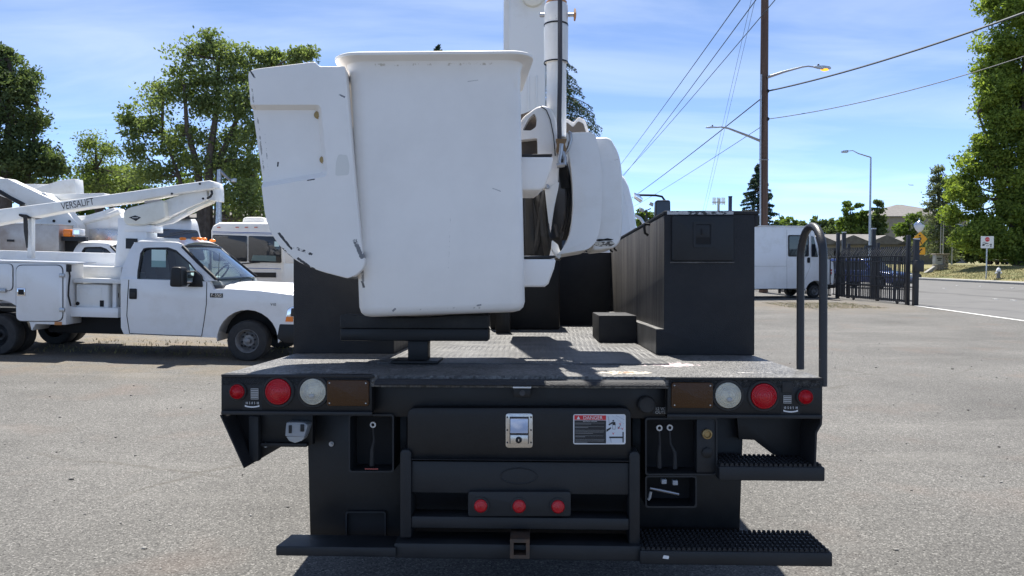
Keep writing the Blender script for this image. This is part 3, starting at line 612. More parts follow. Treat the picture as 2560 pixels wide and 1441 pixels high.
m = MB(); Tbox(m, 1738, 1774, 563, 594, YB-.025, YB-.0245); mk('latch_paddle', m, m_steelblack, fr, .001)
m = MB(); Tbox(m, 1753, 1758, 573, 587, YB-.033, YB-.025); mk('latch_handle', m, m_black, fr, .002)
m = MB(); Tbox(m, 1676, 1836, 655, 658, YB-.012, YB-.006); mk('box_weld_seam', m, m_linerside, P)
for px, py, y in ((1625, 562, 1.5), (1545, 608, 2.9), (1535, 612, 3.2)):
    c = FT.pl(px, py, 0, BXi); mk('tie_hook', MB().tube([(BXi, c.y, c.z), (BXi-.03, c.y, c.z+.004), (BXi-.034, c.y, c.z-.02), (BXi-.03, c.y, c.z-.05), (BXi-.01, c.y, c.z-.065)], .008, 8), m_black, P)
# bulkhead and inner boxes
zbk = T(1450, 632, 3.95).z
mk('bulkhead', MB().box(LXi, BXi-.001, 3.92, 3.98, ZD, zbk), m_liner, P, .006)
a = T(1497, 857, 1.78); zbx = T(1550, 789, 1.78).z
mk('deck_box', MB().box(a.x, T(1640, 850, YB).x-.001, 1.78, 2.35, ZD+.006, zbx), m_liner, P, .006)
# bucket rest: base plate, post, beam, rubber block
YR = .52
cpl = FT.pl(1044, 905, 2, ZD); 
rest = mk('bucket_rest_beam', MB().box(T(860, 830, YR).x, T(1223, 830, YR).x, YR-.07, YR+.07, T(1000, 853, YR-.07).z, T(1000, 822, YR-.07).z), m_black, P, .006)
zr = T(1000, 822, YR-.07).z
mm = MB(); xa, xb = T(860, 830, YR).x, T(1223, 830, YR).x; top = []
for i in range(13):
    u = i/12; top.append((xa+(xb-xa)*u, zr+T(1000, 788, YR-.08).z-zr-.012*math.sin(math.pi*min(1, max(0, (u-.1)/.7)))))
mm.prism([(xa, zr+.001)]+top+[(xb, zr+.001)], 'y', YR-.08, YR+.08); mk('rest_pad', mm, m_rubber, P, .008)
mk('rest_post', MB().box(T(1019, 880, YR-.05).x, T(1069, 880, YR-.05).x, YR-.045, YR+.045, ZD+.016, T(1000, 853, YR-.07).z-.001), m_black, P, .004)
mk('rest_base_plate', MB().box(T(985, 915, YR).x, T(1102, 915, YR).x, YR-.1, YR+.1, ZD+.004, ZD+.016), m_black, P, .003)
# boom rest post further forward, dark lift pedestal
c = FT.pl(1257, 836, 2, ZD); mk('boom_support', MB().box(c.x-.055, c.x+.055, c.y, c.y+.11, ZD+.006, T(1257, 700, c.y).z), m_black, P, .005)
mk('lift_pedestal', MB().box(T(1225, 640, 3.2).x, T(1400, 640, 3.2).x, 3.2, 3.9, ZD+.006, ZD+1.0), m_black, P, .02)
# chassis rails, axle, wheels
for s in (-1, 1): mk('chassis_rail', MB().box(s*.42-.04, s*.42+.04, .2, 7.6, ZD-.38, ZD-.12), m_hole, P)
def ground_local(x, y):
    w = MT @ Vector((x, y, 0)); v = MT.to_3x3() @ Vector((0, 0, 1)); return -(w.z)/v.z
def lathe_wheel(parent, cx, cy, cz, r, w, axis, rimmat, name='wheel', outer=1):
    ax = Vector(axis)
    o = mk(name, MB().lathe([(r*.58, -w/2), (r*.8, -w/2), (r*.93, -w*.47), (r*.985, -w*.38), (r, -w*.2), (r, w*.2), (r*.985, w*.38), (r*.93, w*.47), (r*.8, w/2), (r*.58, w/2), (r*.55, w*.3), (r*.55, -w*.3), (r*.58, -w/2)], (cx, cy, cz), ax, 40, False, False), m_rubber, parent)
    k = outer
    rim = mk('rim', MB().lathe([(r*.585, w*.48*k), (r*.56, w*.5*k), (r*.52, w*.42*k), (r*.47, w*.1*k), (r*.44, w*.05*k), (r*.30, w*.16*k), (r*.27, w*.2*k), (r*.14, w*.2*k), (r*.13, w*.42*k), (r*.09, w*.45*k), (.001, w*.45*k)], (cx, cy, cz), ax, 40, False, False), rimmat, o)
    return o, rim
m_rim = mat('grey_steel_rim', (.18, .18, .185), .5, .3, col2=(.3, .3, .3), nscale=9)
for s in (-1, 1):
    for q in (.66, .98):
        gz = ground_local(s*q, 2.2); lathe_wheel(P, s*q-.06, 2.2, gz+.41, .41, .24, (1, 0, 0), m_rim, outer=s)
    gz = ground_local(s*.95, 6.4); lathe_wheel(P, s*.95-.06, 6.4, gz+.41, .41, .26, (1, 0, 0), m_rim, outer=s)
mk('rear_axle', MB().tube([(-1.05, 2.2, ground_local(0, 2.2)+.41), (1., 2.2, ground_local(0, 2.2)+.41)], .07, 10), m_hole, P)
mk('front_axle', MB().tube([(-1.0, 6.4, ground_local(0, 6.4)+.41), (.9, 6.4, ground_local(0, 6.4)+.41)], .06, 10), m_hole, P)
mk('under_deck_box', MB().box(-.8, .7, .45, 1.6, ZD-.6, ZD-.06), m_black, P, .01)
# ------------------------------------------------------------------ cab ahead of the bulkhead
YC = 5.0
prof = [(1345, 640), (1345, 425), (1500, 425), (1553, 428), (1566, 440), (1576, 462), (1588, 510), (1595, 560), (1599, 620), (1601, 760)]
half = T2(prof, YC); cx0 = half[0][0]
XC = -.065
pts = [(x, z) for x, z in half[2:]]; left = [(XC-(x-XC), z) for x, z in reversed(pts)]
cabpts = left+pts
loops = []
for y, k, dz_ in ((YC, .93, -.05), (YC+.05, .985, -.015), (YC+.15, 1, 0), (YC+1.3, 1, 0), (YC+1.75, .97, -.28)):
    loops.append([(XC+(x-XC)*k, y, z+dz_ if z > 1.9 else z) for x, z in cabpts])
mk('cab', MB().loft(loops), m_white, P, .02, 3)
mk('cab_window', MB().box(-.7, .6, YC-.012, YC+.01, 1.75, 2.05), m_darkglass, P, .02)
loops = []
for y, w, zt_ in ((YC+1.5, 1.0, 1.75), (YC+2.2, .95, 1.7), (YC+2.9, .85, 1.55), (YC+3.0, .8, 1.3)):
    loops.append([(XC-w, y, .6), (XC-w, y, zt_-.12), (XC-w+.15, y, zt_), (XC+w-.15, y, zt_), (XC+w, y, zt_-.12), (XC+w, y, .6)])
mk('hood', MB().loft(loops), m_white, P, .05, 3)
a = T(1636, 533, 5.9); b = T(1676, 501, 5.9)
mir = mk('side_mirror', MB().prism(rpoly([(a.x, a.z-.12), (b.x, a.z-.12), (b.x-.005, b.z), (a.x+.01, b.z)], .03), 'y', 5.86, 5.98), m_black, P, .02)
mk('mirror_face', MB().prism(rpoly([(a.x+.015, a.z-.1), (b.x-.015, a.z-.1), (b.x-.018, b.z-.02), (a.x+.02, b.z-.02)], .02), 'y', 5.852, 5.859), m_darkglass, mir)
mk('mirror_arm', MB().tube([T(1590, 488, 5.95), T(1640, 489, 5.95), T(1655, 492, 5.95), T(1662, 502, 5.95)], .013, 8), m_black, P)
mk('roof_mirror', MB().prism(rpoly(T2([(1582, 484), (1594, 489), (1605, 500), (1602, 507), (1586, 495)], 5.7), .01), 'y', 5.6, 5.75), m_chrome, P, .008)
mk('exhaust_trim', MB().tube([T(1588, 540, 5.9), T(1600, 546, 5.9), T(1608, 556, 5.9), T(1612, 585, 5.9)], .018, 8), m_chrome, P)
# ------------------------------------------------------------------ lift bucket with its covers
MBk = Matrix.Translation(T(1105, 788, .2)) @ Matrix.Rotation(R(6.3), 4, 'Z') @ Matrix.Rotation(-R(1.9), 4, 'Y')
FB = Frame(MT @ MBk)
def B(px, py, y): return FB.pl(px, py, 1, y)
def B2(pts, y): return [(B(a, b, y).x, B(a, b, y).z) for a, b in pts]
xlb, xrb = B(893, 760, 0).x, B(1316, 760, 0).x; xlt, xrt = B(869, 165, 0).x, B(1304, 175, 0).x
zt = B(1080, 150, 0).z; ztop = B(1080, 133, -.03).z; DB = .62
def brect(u, ins, y0=0., y1=DB, r=.075, n=6):
    xa = xlb+(xlt-xlb)*u-ins*-1; xb = xrb+(xrt-xrb)*u-ins; ya = y0+ins; yb = y1-ins
    out = []
    for cx, cy, a0 in ((xb-r, ya+r, -90), (xb-r, yb-r, 0), (xa+r, yb-r, 90), (xa+r, ya+r, 180)):
        for j in range(n+1):
            a = R(a0+90*j/n); out.append((cx+r*math.cos(a), cy+r*math.sin(a)))
    return out
loops = []
for u, z, ins, r in ((0, 0., .045, .05), (0, .006, .022, .06), (0, .02, .007, .07), (.03, .045, 0, .075), (.3, zt*.3, 0, .075), (.6, zt*.6, 0, .075), (.9, zt*.9, 0, .075), (.975, zt*.975, -.003, .08), (1, zt-.008, -.012, .085), (1, zt+.001, -.03, .095), (1, zt+.004, -.054, .108), (1, zt+.007, -.0585, .11), (1, ztop-.003, -.06, .112), (1, ztop, -.056, .11), (1, ztop, -.012, .08), (1, ztop-.02, .0, .07), (1, ztop-.3, .006, .065), (1, ztop-.31, .1, .03)):
    loops.append([(x, y, z) for x, y in brect(u, ins, r=r)])
bucket = mk('lift_bucket', MB().loft(loops), m_frp, P, angle=38); bucket.matrix_local = MBk
def scuffed(which):
    m = mat('scuffed_fibreglass', (.86, .83, .79), .4, col2=(.77, .74, .70), nscale=3., lo=.42, hi=.85, bump=.06, bscale=25, scuff=[((.4, .39, .39), (5., 30., 26.), .725), ((.32, .31, .3), (75., 75., 75.), .745)])
    t = m.node_tree; L = t.links.new; b = t.nodes['Principled BSDF']; cur = b.inputs['Base Color'].links[0].from_socket
    tcn = N(t, 'ShaderNodeTexCoord'); v = tcn.outputs['Object']
    def streak(p, q, wid, th, ns, col):
        nonlocal cur
        # rubbed paint along the segment p-q in the cover's own x/z plane
        pa = Vector((p[0], 0, p[1])); d = Vector((q[0]-p[0], 0, q[1]-p[1])); ln = d.length; dn = d/ln; nn = Vector((-dn.z, 0, dn.x))
        s = N(t, 'ShaderNodeVectorMath', operation='SUBTRACT'); s.inputs[1].default_value = pa; L(v, s.inputs[0])
        a = N(t, 'ShaderNodeVectorMath', operation='DOT_PRODUCT'); a.inputs[1].default_value = dn; L(s.outputs[0], a.inputs[0])
        c = N(t, 'ShaderNodeVectorMath', operation='DOT_PRODUCT'); c.inputs[1].default_value = nn; L(s.outputs[0], c.inputs[0])
        ab = N(t, 'ShaderNodeMath', operation='ABSOLUTE'); L(c.outputs['Value'], ab.inputs[0])
        k1 = N(t, 'ShaderNodeMapRange'); k1.inputs[1].default_value = wid; k1.inputs[2].default_value = wid*.2; L(ab.outputs[0], k1.inputs[0])
        m1 = N(t, 'ShaderNodeMath', operation='SUBTRACT'); m1.inputs[1].default_value = ln/2; L(a.outputs['Value'], m1.inputs[0])
        a2 = N(t, 'ShaderNodeMath', operation='ABSOLUTE'); L(m1.outputs[0], a2.inputs[0])
        k2 = N(t, 'ShaderNodeMapRange'); k2.inputs[1].default_value = ln/2; k2.inputs[2].default_value = ln/2*.7; L(a2.outputs[0], k2.inputs[0])
        mpn = N(t, 'ShaderNodeMapping'); mpn.inputs['Scale'].default_value = (ns, ns*.4, ns*.8); mpn.inputs['Rotation'].default_value = (0, .5, 0); L(v, mpn.inputs[0])
        no = N(t, 'ShaderNodeTexNoise', Scale=1., Detail=8., Roughness=.75); L(mpn.outputs[0], no.inputs['Vector'])
        q1 = N(t, 'ShaderNodeMath', operation='MULTIPLY'); L(k1.outputs[0], q1.inputs[0]); L(k2.outputs[0], q1.inputs[1])
        q2 = N(t, 'ShaderNodeMath', operation='MULTIPLY'); L(q1.outputs[0], q2.inputs[0]); L(no.outputs[0], q2.inputs[1])
        k3 = N(t, 'ShaderNodeMapRange'); k3.inputs[1].default_value = th; k3.inputs[2].default_value = th+.05; L(q2.outputs[0], k3.inputs[0])
        mm = N(t, 'ShaderNodeMixRGB'); mm.inputs[2].default_value = c4(col); L(k3.outputs[0], mm.inputs[0]); L(cur, mm.inputs[1]); cur = mm.outputs[0]
    Z = lambda a, b: B2([(a, b)], -.05)[0]
    dk = (.035, .035, .04)
    if which == 'bucket':
        Z = lambda a, b: B2([(a, b)], 0)[0]; gr = (.3, .3, .31)
        streak(Z(903, 655), Z(908, 730), .018, .42, 40, gr); streak(Z(900, 700), Z(912, 722), .012, .4, 60, (.1, .1, .1)); streak(Z(980, 780), Z(990, 770), .008, .3, 40, gr); streak(Z(1190, 765), Z(1205, 762), .008, .35, 40, gr)
        streak(Z(1228, 470), Z(1255, 480), .004, .3, 60, (.45, .44, .44)); streak(Z(1165, 205), Z(1200, 200), .004, .36, 60, (.5, .48, .46)); streak(Z(1000, 775), Z(1290, 768), .02, .55, 25, (.5, .47, .43)); streak(Z(1306, 300), Z(1313, 760), .012, .56, 30, (.5, .47, .42))
        streak(Z(1128, 500), Z(1120, 700), .003, .5, 50, (.55, .53, .5)); streak(Z(870, 165), Z(1290, 160), .02, .52, 25, (.55, .5, .43))
        L(cur, b.inputs['Base Color']); return m
    streak(Z(690, 575), Z(735, 630), .012, .33, 40, dk); streak(Z(700, 615), Z(735, 655), .02, .42, 60, (.02, .02, .02)); streak(Z(735, 640), Z(800, 685), .016, .40, 50, dk)
    streak(Z(725, 615), Z(790, 640), .02, .47, 60, dk); streak(Z(882, 590), Z(910, 655), .03, .44, 45, (.16, .16, .17)); streak(Z(845, 235), Z(865, 245), .012, .4, 40, (.2, .2, .22))
    streak(Z(690, 400), Z(688, 415), .006, .25, 40, (.02, .02, .02)); streak(Z(625, 180), Z(660, 480), .012, .50, 30, (.35, .33, .3)); streak(Z(622, 172), Z(640, 200), .01, .42, 50, dk)
    streak(Z(860, 700), Z(910, 690), .02, .42, 40, (.3, .28, .26)); streak(Z(765, 452), Z(790, 448), .005, .35, 40, dk); streak(Z(655, 310), Z(668, 470), .006, .52, 60, (.25, .24, .23))
    L(cur, b.inputs['Base Color']); return m
m_cover = scuffed('cover'); bucket.data.materials[0] = scuffed('bucket')
out = B2([(870, 697), (888, 690), (908, 672), (912, 648), (905, 632), (898, 560), (884, 420), (874, 300), (866, 200), (862, 166), (797, 166), (788, 154), (640, 172), (622, 178), (620, 190), (628, 290), (640, 370), (655, 480), (662, 540), (675, 580), (700, 618), (735, 650), (790, 676)], -.05)
out = rpoly(out, [.01, .03, .03, .02, .03, .2, .2, .2, .2, .005, .02, .01, .02, .02, .02, .2, .2, .1, .1, .2, .2, .2, .2], 3)
cov = mk('side_cover', MB().prism(out, 'y', -.05, .52), m_cover, bucket, .02, 4, 60)
# recessed panel of the cover, open to the left
r1 = rpoly(B2([(600, 470), (662, 468), (820, 441), (802, 262), (600, 262)], -.05), [0, 0, .02, .02, 0], 3)
r2 = rpoly(B2([(600, 462), (664, 456), (808, 431), (793, 276), (600, 276)], -.008), [0, 0, .015, .015, 0], 3)
n_ = len(r1); k_ = MB().loft([[(x, -.0505, z) for x, z in r1], [(x, -.008, z) for x, z in r2]])
k_.v = [(v[0], v[1], v[2]) for v in k_.v]
try:
    cut(cov, [k_]); finish(cov.data, 0, angle=50); cov.data.materials.clear(); cov.data.materials.append(m_cover)
except Exception as ex: print('cut failed', ex)
for px, py in ((795, 288), (809, 400)):
    c = B(px, py, -.01); mk('cover_bolt', MB().lathe([(.017, 0), (.017, -.004), (.011, -.005), (.011, -.012), (.001, -.013)], (c.x, -.008, c.z), (0, 1, 0), 16), m_brass, bucket)
mk('sticker_residue', MB().prism(rpoly(B2([(838, 440), (872, 438), (874, 415), (868, 388), (846, 386), (840, 405)], -.0502), .01), 'y', -.0506, -.0501), mat('glue_residue', (.72, .71, .67), .6), bucket)
def sidestep(pts, ya, yb):
    q = B2(pts, ya); o = mk('side_step', MB().prism(q, 'y', ya, yb), m_frp, bucket, .012, 3)
    tx = [p[0] for p in q]; zmax = max(p[1] for p in q)
    mk('step_mat', MB().box(min(tx)+.01, max(tx)-.004, ya+.008, yb-.008, zmax+.001, zmax+.012), m_rubber, bucket, .004)
sidestep([(1300, 392), (1384, 392), (1378, 425), (1363, 468), (1352, 476), (1300, 476)], .12, .45)
sidestep([(1300, 648), (1391, 648), (1386, 672), (1372, 710), (1362, 718), (1300, 718)], .12, .45)
# ------------------------------------------------------------------ boom, jib post, winch
YBm = 2.2
q = T2([(1272, -400), (1364, -400), (1364, 700), (1272, 700)], YBm)
boom = mk('boom', MB().prism(q, 'y', YBm, YBm+.34), m_white2, P, .015, 3)
q = T2([(1263, -400), (1276, -400), (1276, 420), (1260, 420)], YBm+.2); mk('boom_side_rail', MB().prism(q, 'y', YBm+.05, YBm+.3), m_white2, P, .004)
for x in (1322, 1342): mk('boom_rib', MB().box(T(x, 0, YBm).x-.006, T(x, 0, YBm).x+.006, YBm-.012, YBm, T(x, 330, YBm).z, T(x, 190, YBm).z), m_white2, boom, .003)
c = T(1333, -14, YBm-.02); mk('boom_pin_boss', MB().lathe([(.085, .02), (.085, -.04), (.07, -.05), (.001, -.05)], (c.x, YBm, c.z), (0, 1, 0), 28), m_cream, boom)
YJ = .95
cx = T(1391, 150, YJ).x; kz = lambda py: T(1391, py, YJ).z; wj = lambda w: w*abs(T(1400, 100, YJ).x-T(1390, 100, YJ).x)/10/2
m_post = mat('chipped_white_post', (.76, .755, .73), .4, col2=(.64, .62, .57), nscale=5, lo=.45, hi=.85, scuff=[((.02, .02, .022), (14, 14, 7), .70)])
jp = mk('jib_post', MB().lathe([(wj(50), kz(345)), (wj(50), kz(330)), (wj(50), kz(158))], (cx, YJ, 0), (0, 0, 1), 32), m_post, P)
mk('post_sleeve', MB().lathe([(wj(50), kz(159)), (wj(60), kz(156)), (wj(61), kz(70)), (wj(58), kz(66)), (wj(58), kz(62)), (wj(59), kz(60)), (wj(59), kz(16)), (wj(54), kz(12)), (.01, kz(12))], (cx-.002, YJ, 0), (0, 0, 1), 32), m_post, jp)
mk('sleeve_ring', MB().lathe([(wj(61), kz(160)), (wj(62), kz(158)), (wj(61), kz(156))], (cx-.002, YJ, 0), (0, 0, 1), 32, False, False), m_black, jp)
mk('sleeve_ring', MB().lathe([(wj(61), kz(66)), (wj(61.8), kz(64)), (wj(61), kz(62))], (cx-.002, YJ, 0), (0, 0, 1), 32, False, False), m_black, jp)
mk('jib_head', MB().lathe([(wj(50), kz(13)), (wj(52), kz(6)), (wj(40), kz(4)), (wj(38), kz(-60)), (wj(38), kz(-200))], (cx, YJ, 0), (0, 0, 1), 24), m_orangepaint, jp)
zp = kz(38); px0 = T(1349, 38, YJ).x; px1 = T(1434, 38, YJ).x
mk('locking_pin', MB().lathe([(.008, 0), (.011, .004), (.011, px1-px0)], (px0, YJ, zp), (1, 0, 0), 12), m_steel, jp)
mk('pin_handle', MB().lathe([(.006, 0), (.032, .002), (.032, .01), (.01, .014)], (px1, YJ, zp), (1, 0, 0), 6), m_orangepaint, jp)
yr = YJ-.16; m_strap = mat('grey_black_rope', (.035, .034, .038), .6, col2=(.075, .073, .08), nscale=60, stretch=(1, 1, .1))
rope = mk('winch_line', MB().tube([T(1401.5, -300, yr), T(1400, 0, yr), T(1400, 180, yr), T(1398, 300, yr), T(1399, 352, yr)], wj(11.5), 10), m_strap, P)
mk('line_clevis', MB().prism(rpoly(T2([(1389, 350), (1417, 350), (1412, 362), (1416, 378), (1409, 388), (1408, 368), (1398, 368), (1396, 388), (1390, 376), (1393, 362)], yr), .004), 'y', yr-.03, yr+.03), mat('brown_bronze', (.22, .13, .06), .5, .4), rope, .004)
mk('line_shackle', MB().tube([T(1404, 360, yr-.03), T(1402, 385, yr-.03), T(1398, 405, yr-.03), T(1402, 416, yr-.03), T(1412, 412, yr-.03), T(1412, 396, yr-.03), T(1406, 380, yr-.03)], .011, 10), m_steel, rope)
mk('shackle_pin', MB().tube([T(1392, 415, yr-.03), T(1412, 412, yr-.03)], .013, 8), m_steel, rope)
mk('line_thimble', MB().tube([T(1412, 385, yr+.02), T(1421, 370, yr+.02), T(1427, 350, yr+.02), T(1426, 333, yr+.02), T(1421, 331, yr+.02)], .009, 8), m_steel, rope)
# bracket wings
def cutprism(name, outer, holes, y0, y1, mt, bev, parent=P, yh=None):
    o = mk(name, MB().prism(outer, 'y', y0, y1), mt, parent, bev, 3)
    try:
        cut(o, [MB().prism(h, 'y', y0-.05, y1+.05) for h in holes]); finish(o.data, 0); o.data.materials.clear(); o.data.materials.append(mt)
    except Exception as ex: print('cut fail', name, ex)
    return o
YK = .86
outer = rpoly(T2([(1285, 330), (1308, 292), (1340, 268), (1360, 263), (1378, 272), (1390, 296), (1396, 345), (1398, 410), (1396, 452), (1372, 610), (1388, 640), (1384, 660), (1285, 660)], YK), .015)
h1 = rpoly(T2([(1306, 326), (1322, 296), (1336, 283), (1342, 297), (1340, 318), (1327, 327)], YK), .01); h2 = rpoly(T2([(1300, 350), (1330, 347), (1343, 345), (1344, 392), (1300, 392)], YK), .01)
h3 = rpoly(T2([(1295, 478), (1340, 480), (1362, 470), (1366, 500), (1374, 560), (1380, 612), (1374, 640), (1295, 640)], YK), .008)
cutprism('swing_bracket', outer, [h1, h2, h3], YK, YK+.07, m_frp, .014)
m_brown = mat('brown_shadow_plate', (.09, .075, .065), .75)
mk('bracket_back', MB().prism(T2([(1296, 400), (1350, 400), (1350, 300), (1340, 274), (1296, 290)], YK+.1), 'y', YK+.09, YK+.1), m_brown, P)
mk('bracket_seam', MB().tube([T(a_, b_, YK-.003) for a_, b_ in ((1352, 266), (1366, 276), (1376, 300), (1384, 340), (1388, 390))], .0025, 6), m_steelblack, P)
mk('bracket_plate', MB().prism(rpoly(T2([(1362, 470), (1398, 455), (1396, 470), (1380, 545), (1372, 560), (1366, 510)], YK-.02), .006), 'y', YK-.02, YK-.004), m_white2, P, .004)
mk('bracket_bolt', MB().lathe([(.014, 0), (.012, -.01), (.001, -.012)], (T(1367, 467, YK-.02).x, YK-.02, T(1367, 467, YK-.02).z), (0, 1, 0), 12), m_steel, P)
mk('hydraulic_block', MB().prism(rpoly(T2([(1312, 480), (1330, 482), (1336, 560), (1338, 640), (1314, 640)], YK+.3), .01), 'y', YK+.2, YK+.4), m_black, P, .01)
mk('hydraulic_hose', MB().tube([T(1330, 650, YK+.25), T(1345, 600, YK+.2), T(1352, 540, YK+.22), T(1340, 490, YK+.25), T(1335, 470, YK+.3)], .02, 8), m_rubber, P)
mk('hydraulic_hose', MB().tube([T(1372, 650, YK+.25), T(1362, 590, YK+.16), T(1358, 520, YK+.2), T(1366, 470, YK+.25)], .022, 8), m_rubber, P)
mk('jib_base', MB().prism(rpoly(T2([(1300, 482), (1405, 482), (1405, 650), (1300, 650)], 2.0), .02), 'y', 1.9, 2.2), m_black, P, .02)
# winch drum with wound line
YWn = YK+.3
dc = T(1410, 503, YWn); ru = abs(T(1409, 402, YWn).z-dc.z)
loops = []; nn = 36; prof = []
for i in range(19):
    x = -.06+.13*i/18; prof.append((ru*.94+(.009 if i % 2 else 0), x))
ax = Vector((.965, .26, 0)).normalized()
drum = mk('winch_drum', MB().lathe([(ru*.3, -.064)]+prof+[(ru*.3, .075)], dc, ax, nn), m_rope, P)
mk('drum_flange', MB().lathe([(ru*1.02, .076), (ru*1.02, .084), (ru*.2, .086)], dc, ax, nn, True, True), m_hole, drum)
mk('drum_loop', MB().tube([T(1388, 560, YWn-.2), T(1394, 592, YWn-.2), T(1402, 598, YWn-.2), T(1407, 580, YWn-.2)], .009, 8), m_rope, drum)
mk('line_guide', MB().prism(rpoly(T2([(1394, 392), (1414, 400), (1420, 440), (1424, 470), (1402, 470), (1397, 430)], YK+.06), .008), 'y', YK+.06, YK+.1), m_hole, P, .004)
# winch housing covers
o1 = rpoly(T2([(1414, 337), (1476, 335), (1488, 345), (1496, 385), (1502, 430), (1503, 500), (1500, 560), (1490, 605), (1470, 625), (1392, 638), (1408, 622), (1424, 590), (1431, 545), (1432, 490), (1428, 430), (1420, 380)], YK), [.01, .02, .03, .05, .05, .05, .05, .05, .05, .002, .02, .05, .05, .05, .05, .05])
m_hous = mat('scratched_winch_cover', (.79, .785, .77), .38, col2=(.66, .64, .6), nscale=4, lo=.45, hi=.85, scuff=[((.2, .2, .21), (7, 25, 40), .70), ((.45, .42, .38), (4, 4, 9), .68)])
mk('winch_cover', MB().prism(o1, 'y', YK-.05, YK+.5), m_hous, P, .03, 4, 60)
o2 = rpoly(T2([(1480, 348), (1515, 347), (1526, 352), (1545, 385), (1553, 430), (1556, 500), (1554, 560), (1550, 600), (1538, 620), (1500, 626), (1480, 628)], YK+.08), [.0, .02, .03, .05, .05, .05, .05, .03, .03, .01, 0])
ch = mk('winch_side_cover', MB().prism(o2, 'y', YK+.03, YK+.5), m_hous, P, .035, 4, 60)
mk('cover_crack', MB().prism(T2([(1486, 601), (1497, 598), (1510, 598), (1518, 596), (1534, 599), (1526, 602), (1510, 602), (1498, 604)], YK+.028), 'y', YK+.0265, YK+.0295), m_hole, ch)
mk('cracked_edge', MB().prism(rpoly(T2([(1484, 606), (1500, 605), (1520, 604), (1530, 603), (1538, 610), (1528, 616), (1500, 617), (1486, 614)], YK+.028), .004), 'y', YK+.027, YK+.0295), mat('torn_fibreglass', (.6, .56, .48), .7, scuff=[((.08, .07, .06), (40, 40, 60), .5)]), ch)
# open-topped rear wing behind the covers
o3 = rpoly(T2([(1405, 345), (1412, 300), (1424, 305), (1432, 312), (1445, 297), (1462, 305), (1470, 330), (1472, 345)], YK+.35), .012)
w3 = mk('winch_back_wing', MB().prism(o3, 'y', YK+.3, YK+.36), m_frp, P, .006)
o4 = rpoly(T2([(1409, 346), (1415, 306), (1424, 312), (1432, 320), (1445, 304), (1458, 310), (1465, 332), (1466, 346)], YK+.3), .01)
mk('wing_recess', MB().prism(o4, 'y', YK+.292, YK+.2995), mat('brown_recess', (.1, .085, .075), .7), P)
mk('drain_spout', MB().prism(rpoly(T2([(1380, 600), (1395, 612), (1404, 640), (1398, 648), (1388, 640), (1378, 620)], YK), .006), 'y', YK, YK+.06), m_white2, P, .006)
# ================================================================== vehicles on the left
def copy_tree(o, parent=None):
    c = o.copy(); COL.objects.link(c); c.parent = parent
    if parent is None:
        for k in ('label', 'category', 'group'):
            if k in c: del c[k]
    for ch in o.children: copy_tree(ch, c)
    return c
def Vframe(px, py, d, yaw, pitch, near):
    """vehicle frame: +X forward; near wheel of the front axle meets the ground at the pixel; near = lateral offset of that wheel"""
    p = at(px, py, d)
    rot = Matrix.Rotation(yaw, 4, 'Z') @ Matrix.Rotation(pitch, 4, 'Y')
    o = p-rot.to_3x3() @ Vector((0, near, 0)); return Matrix.Translation(o) @ rot
MV = Vframe(617, 905, 12.15, 0, .026, -1.0); FV = Frame(MV)
def V(px, py, y): return FV.pl(px, py, 1, y)
def V2(pts, y): return [(V(a, b, y).x, V(a, b, y).z) for a, b in pts]
pick = thing('utility_truck', 'white service truck parked side-on with folded aerial lift and orange roof lights', 'truck', MV)
YS = -.98
def arc(cx, cz, r, a0, a1, n=14): return [(cx+r*math.cos(R(a0+(a1-a0)*i/n)), cz+r*math.sin(R(a0+(a1-a0)*i/n))) for i in range(n+1)]
zb_ = V(420, 703, YS).z                                   # belt line
wc = V(617, 853, YS); WR = wc.z
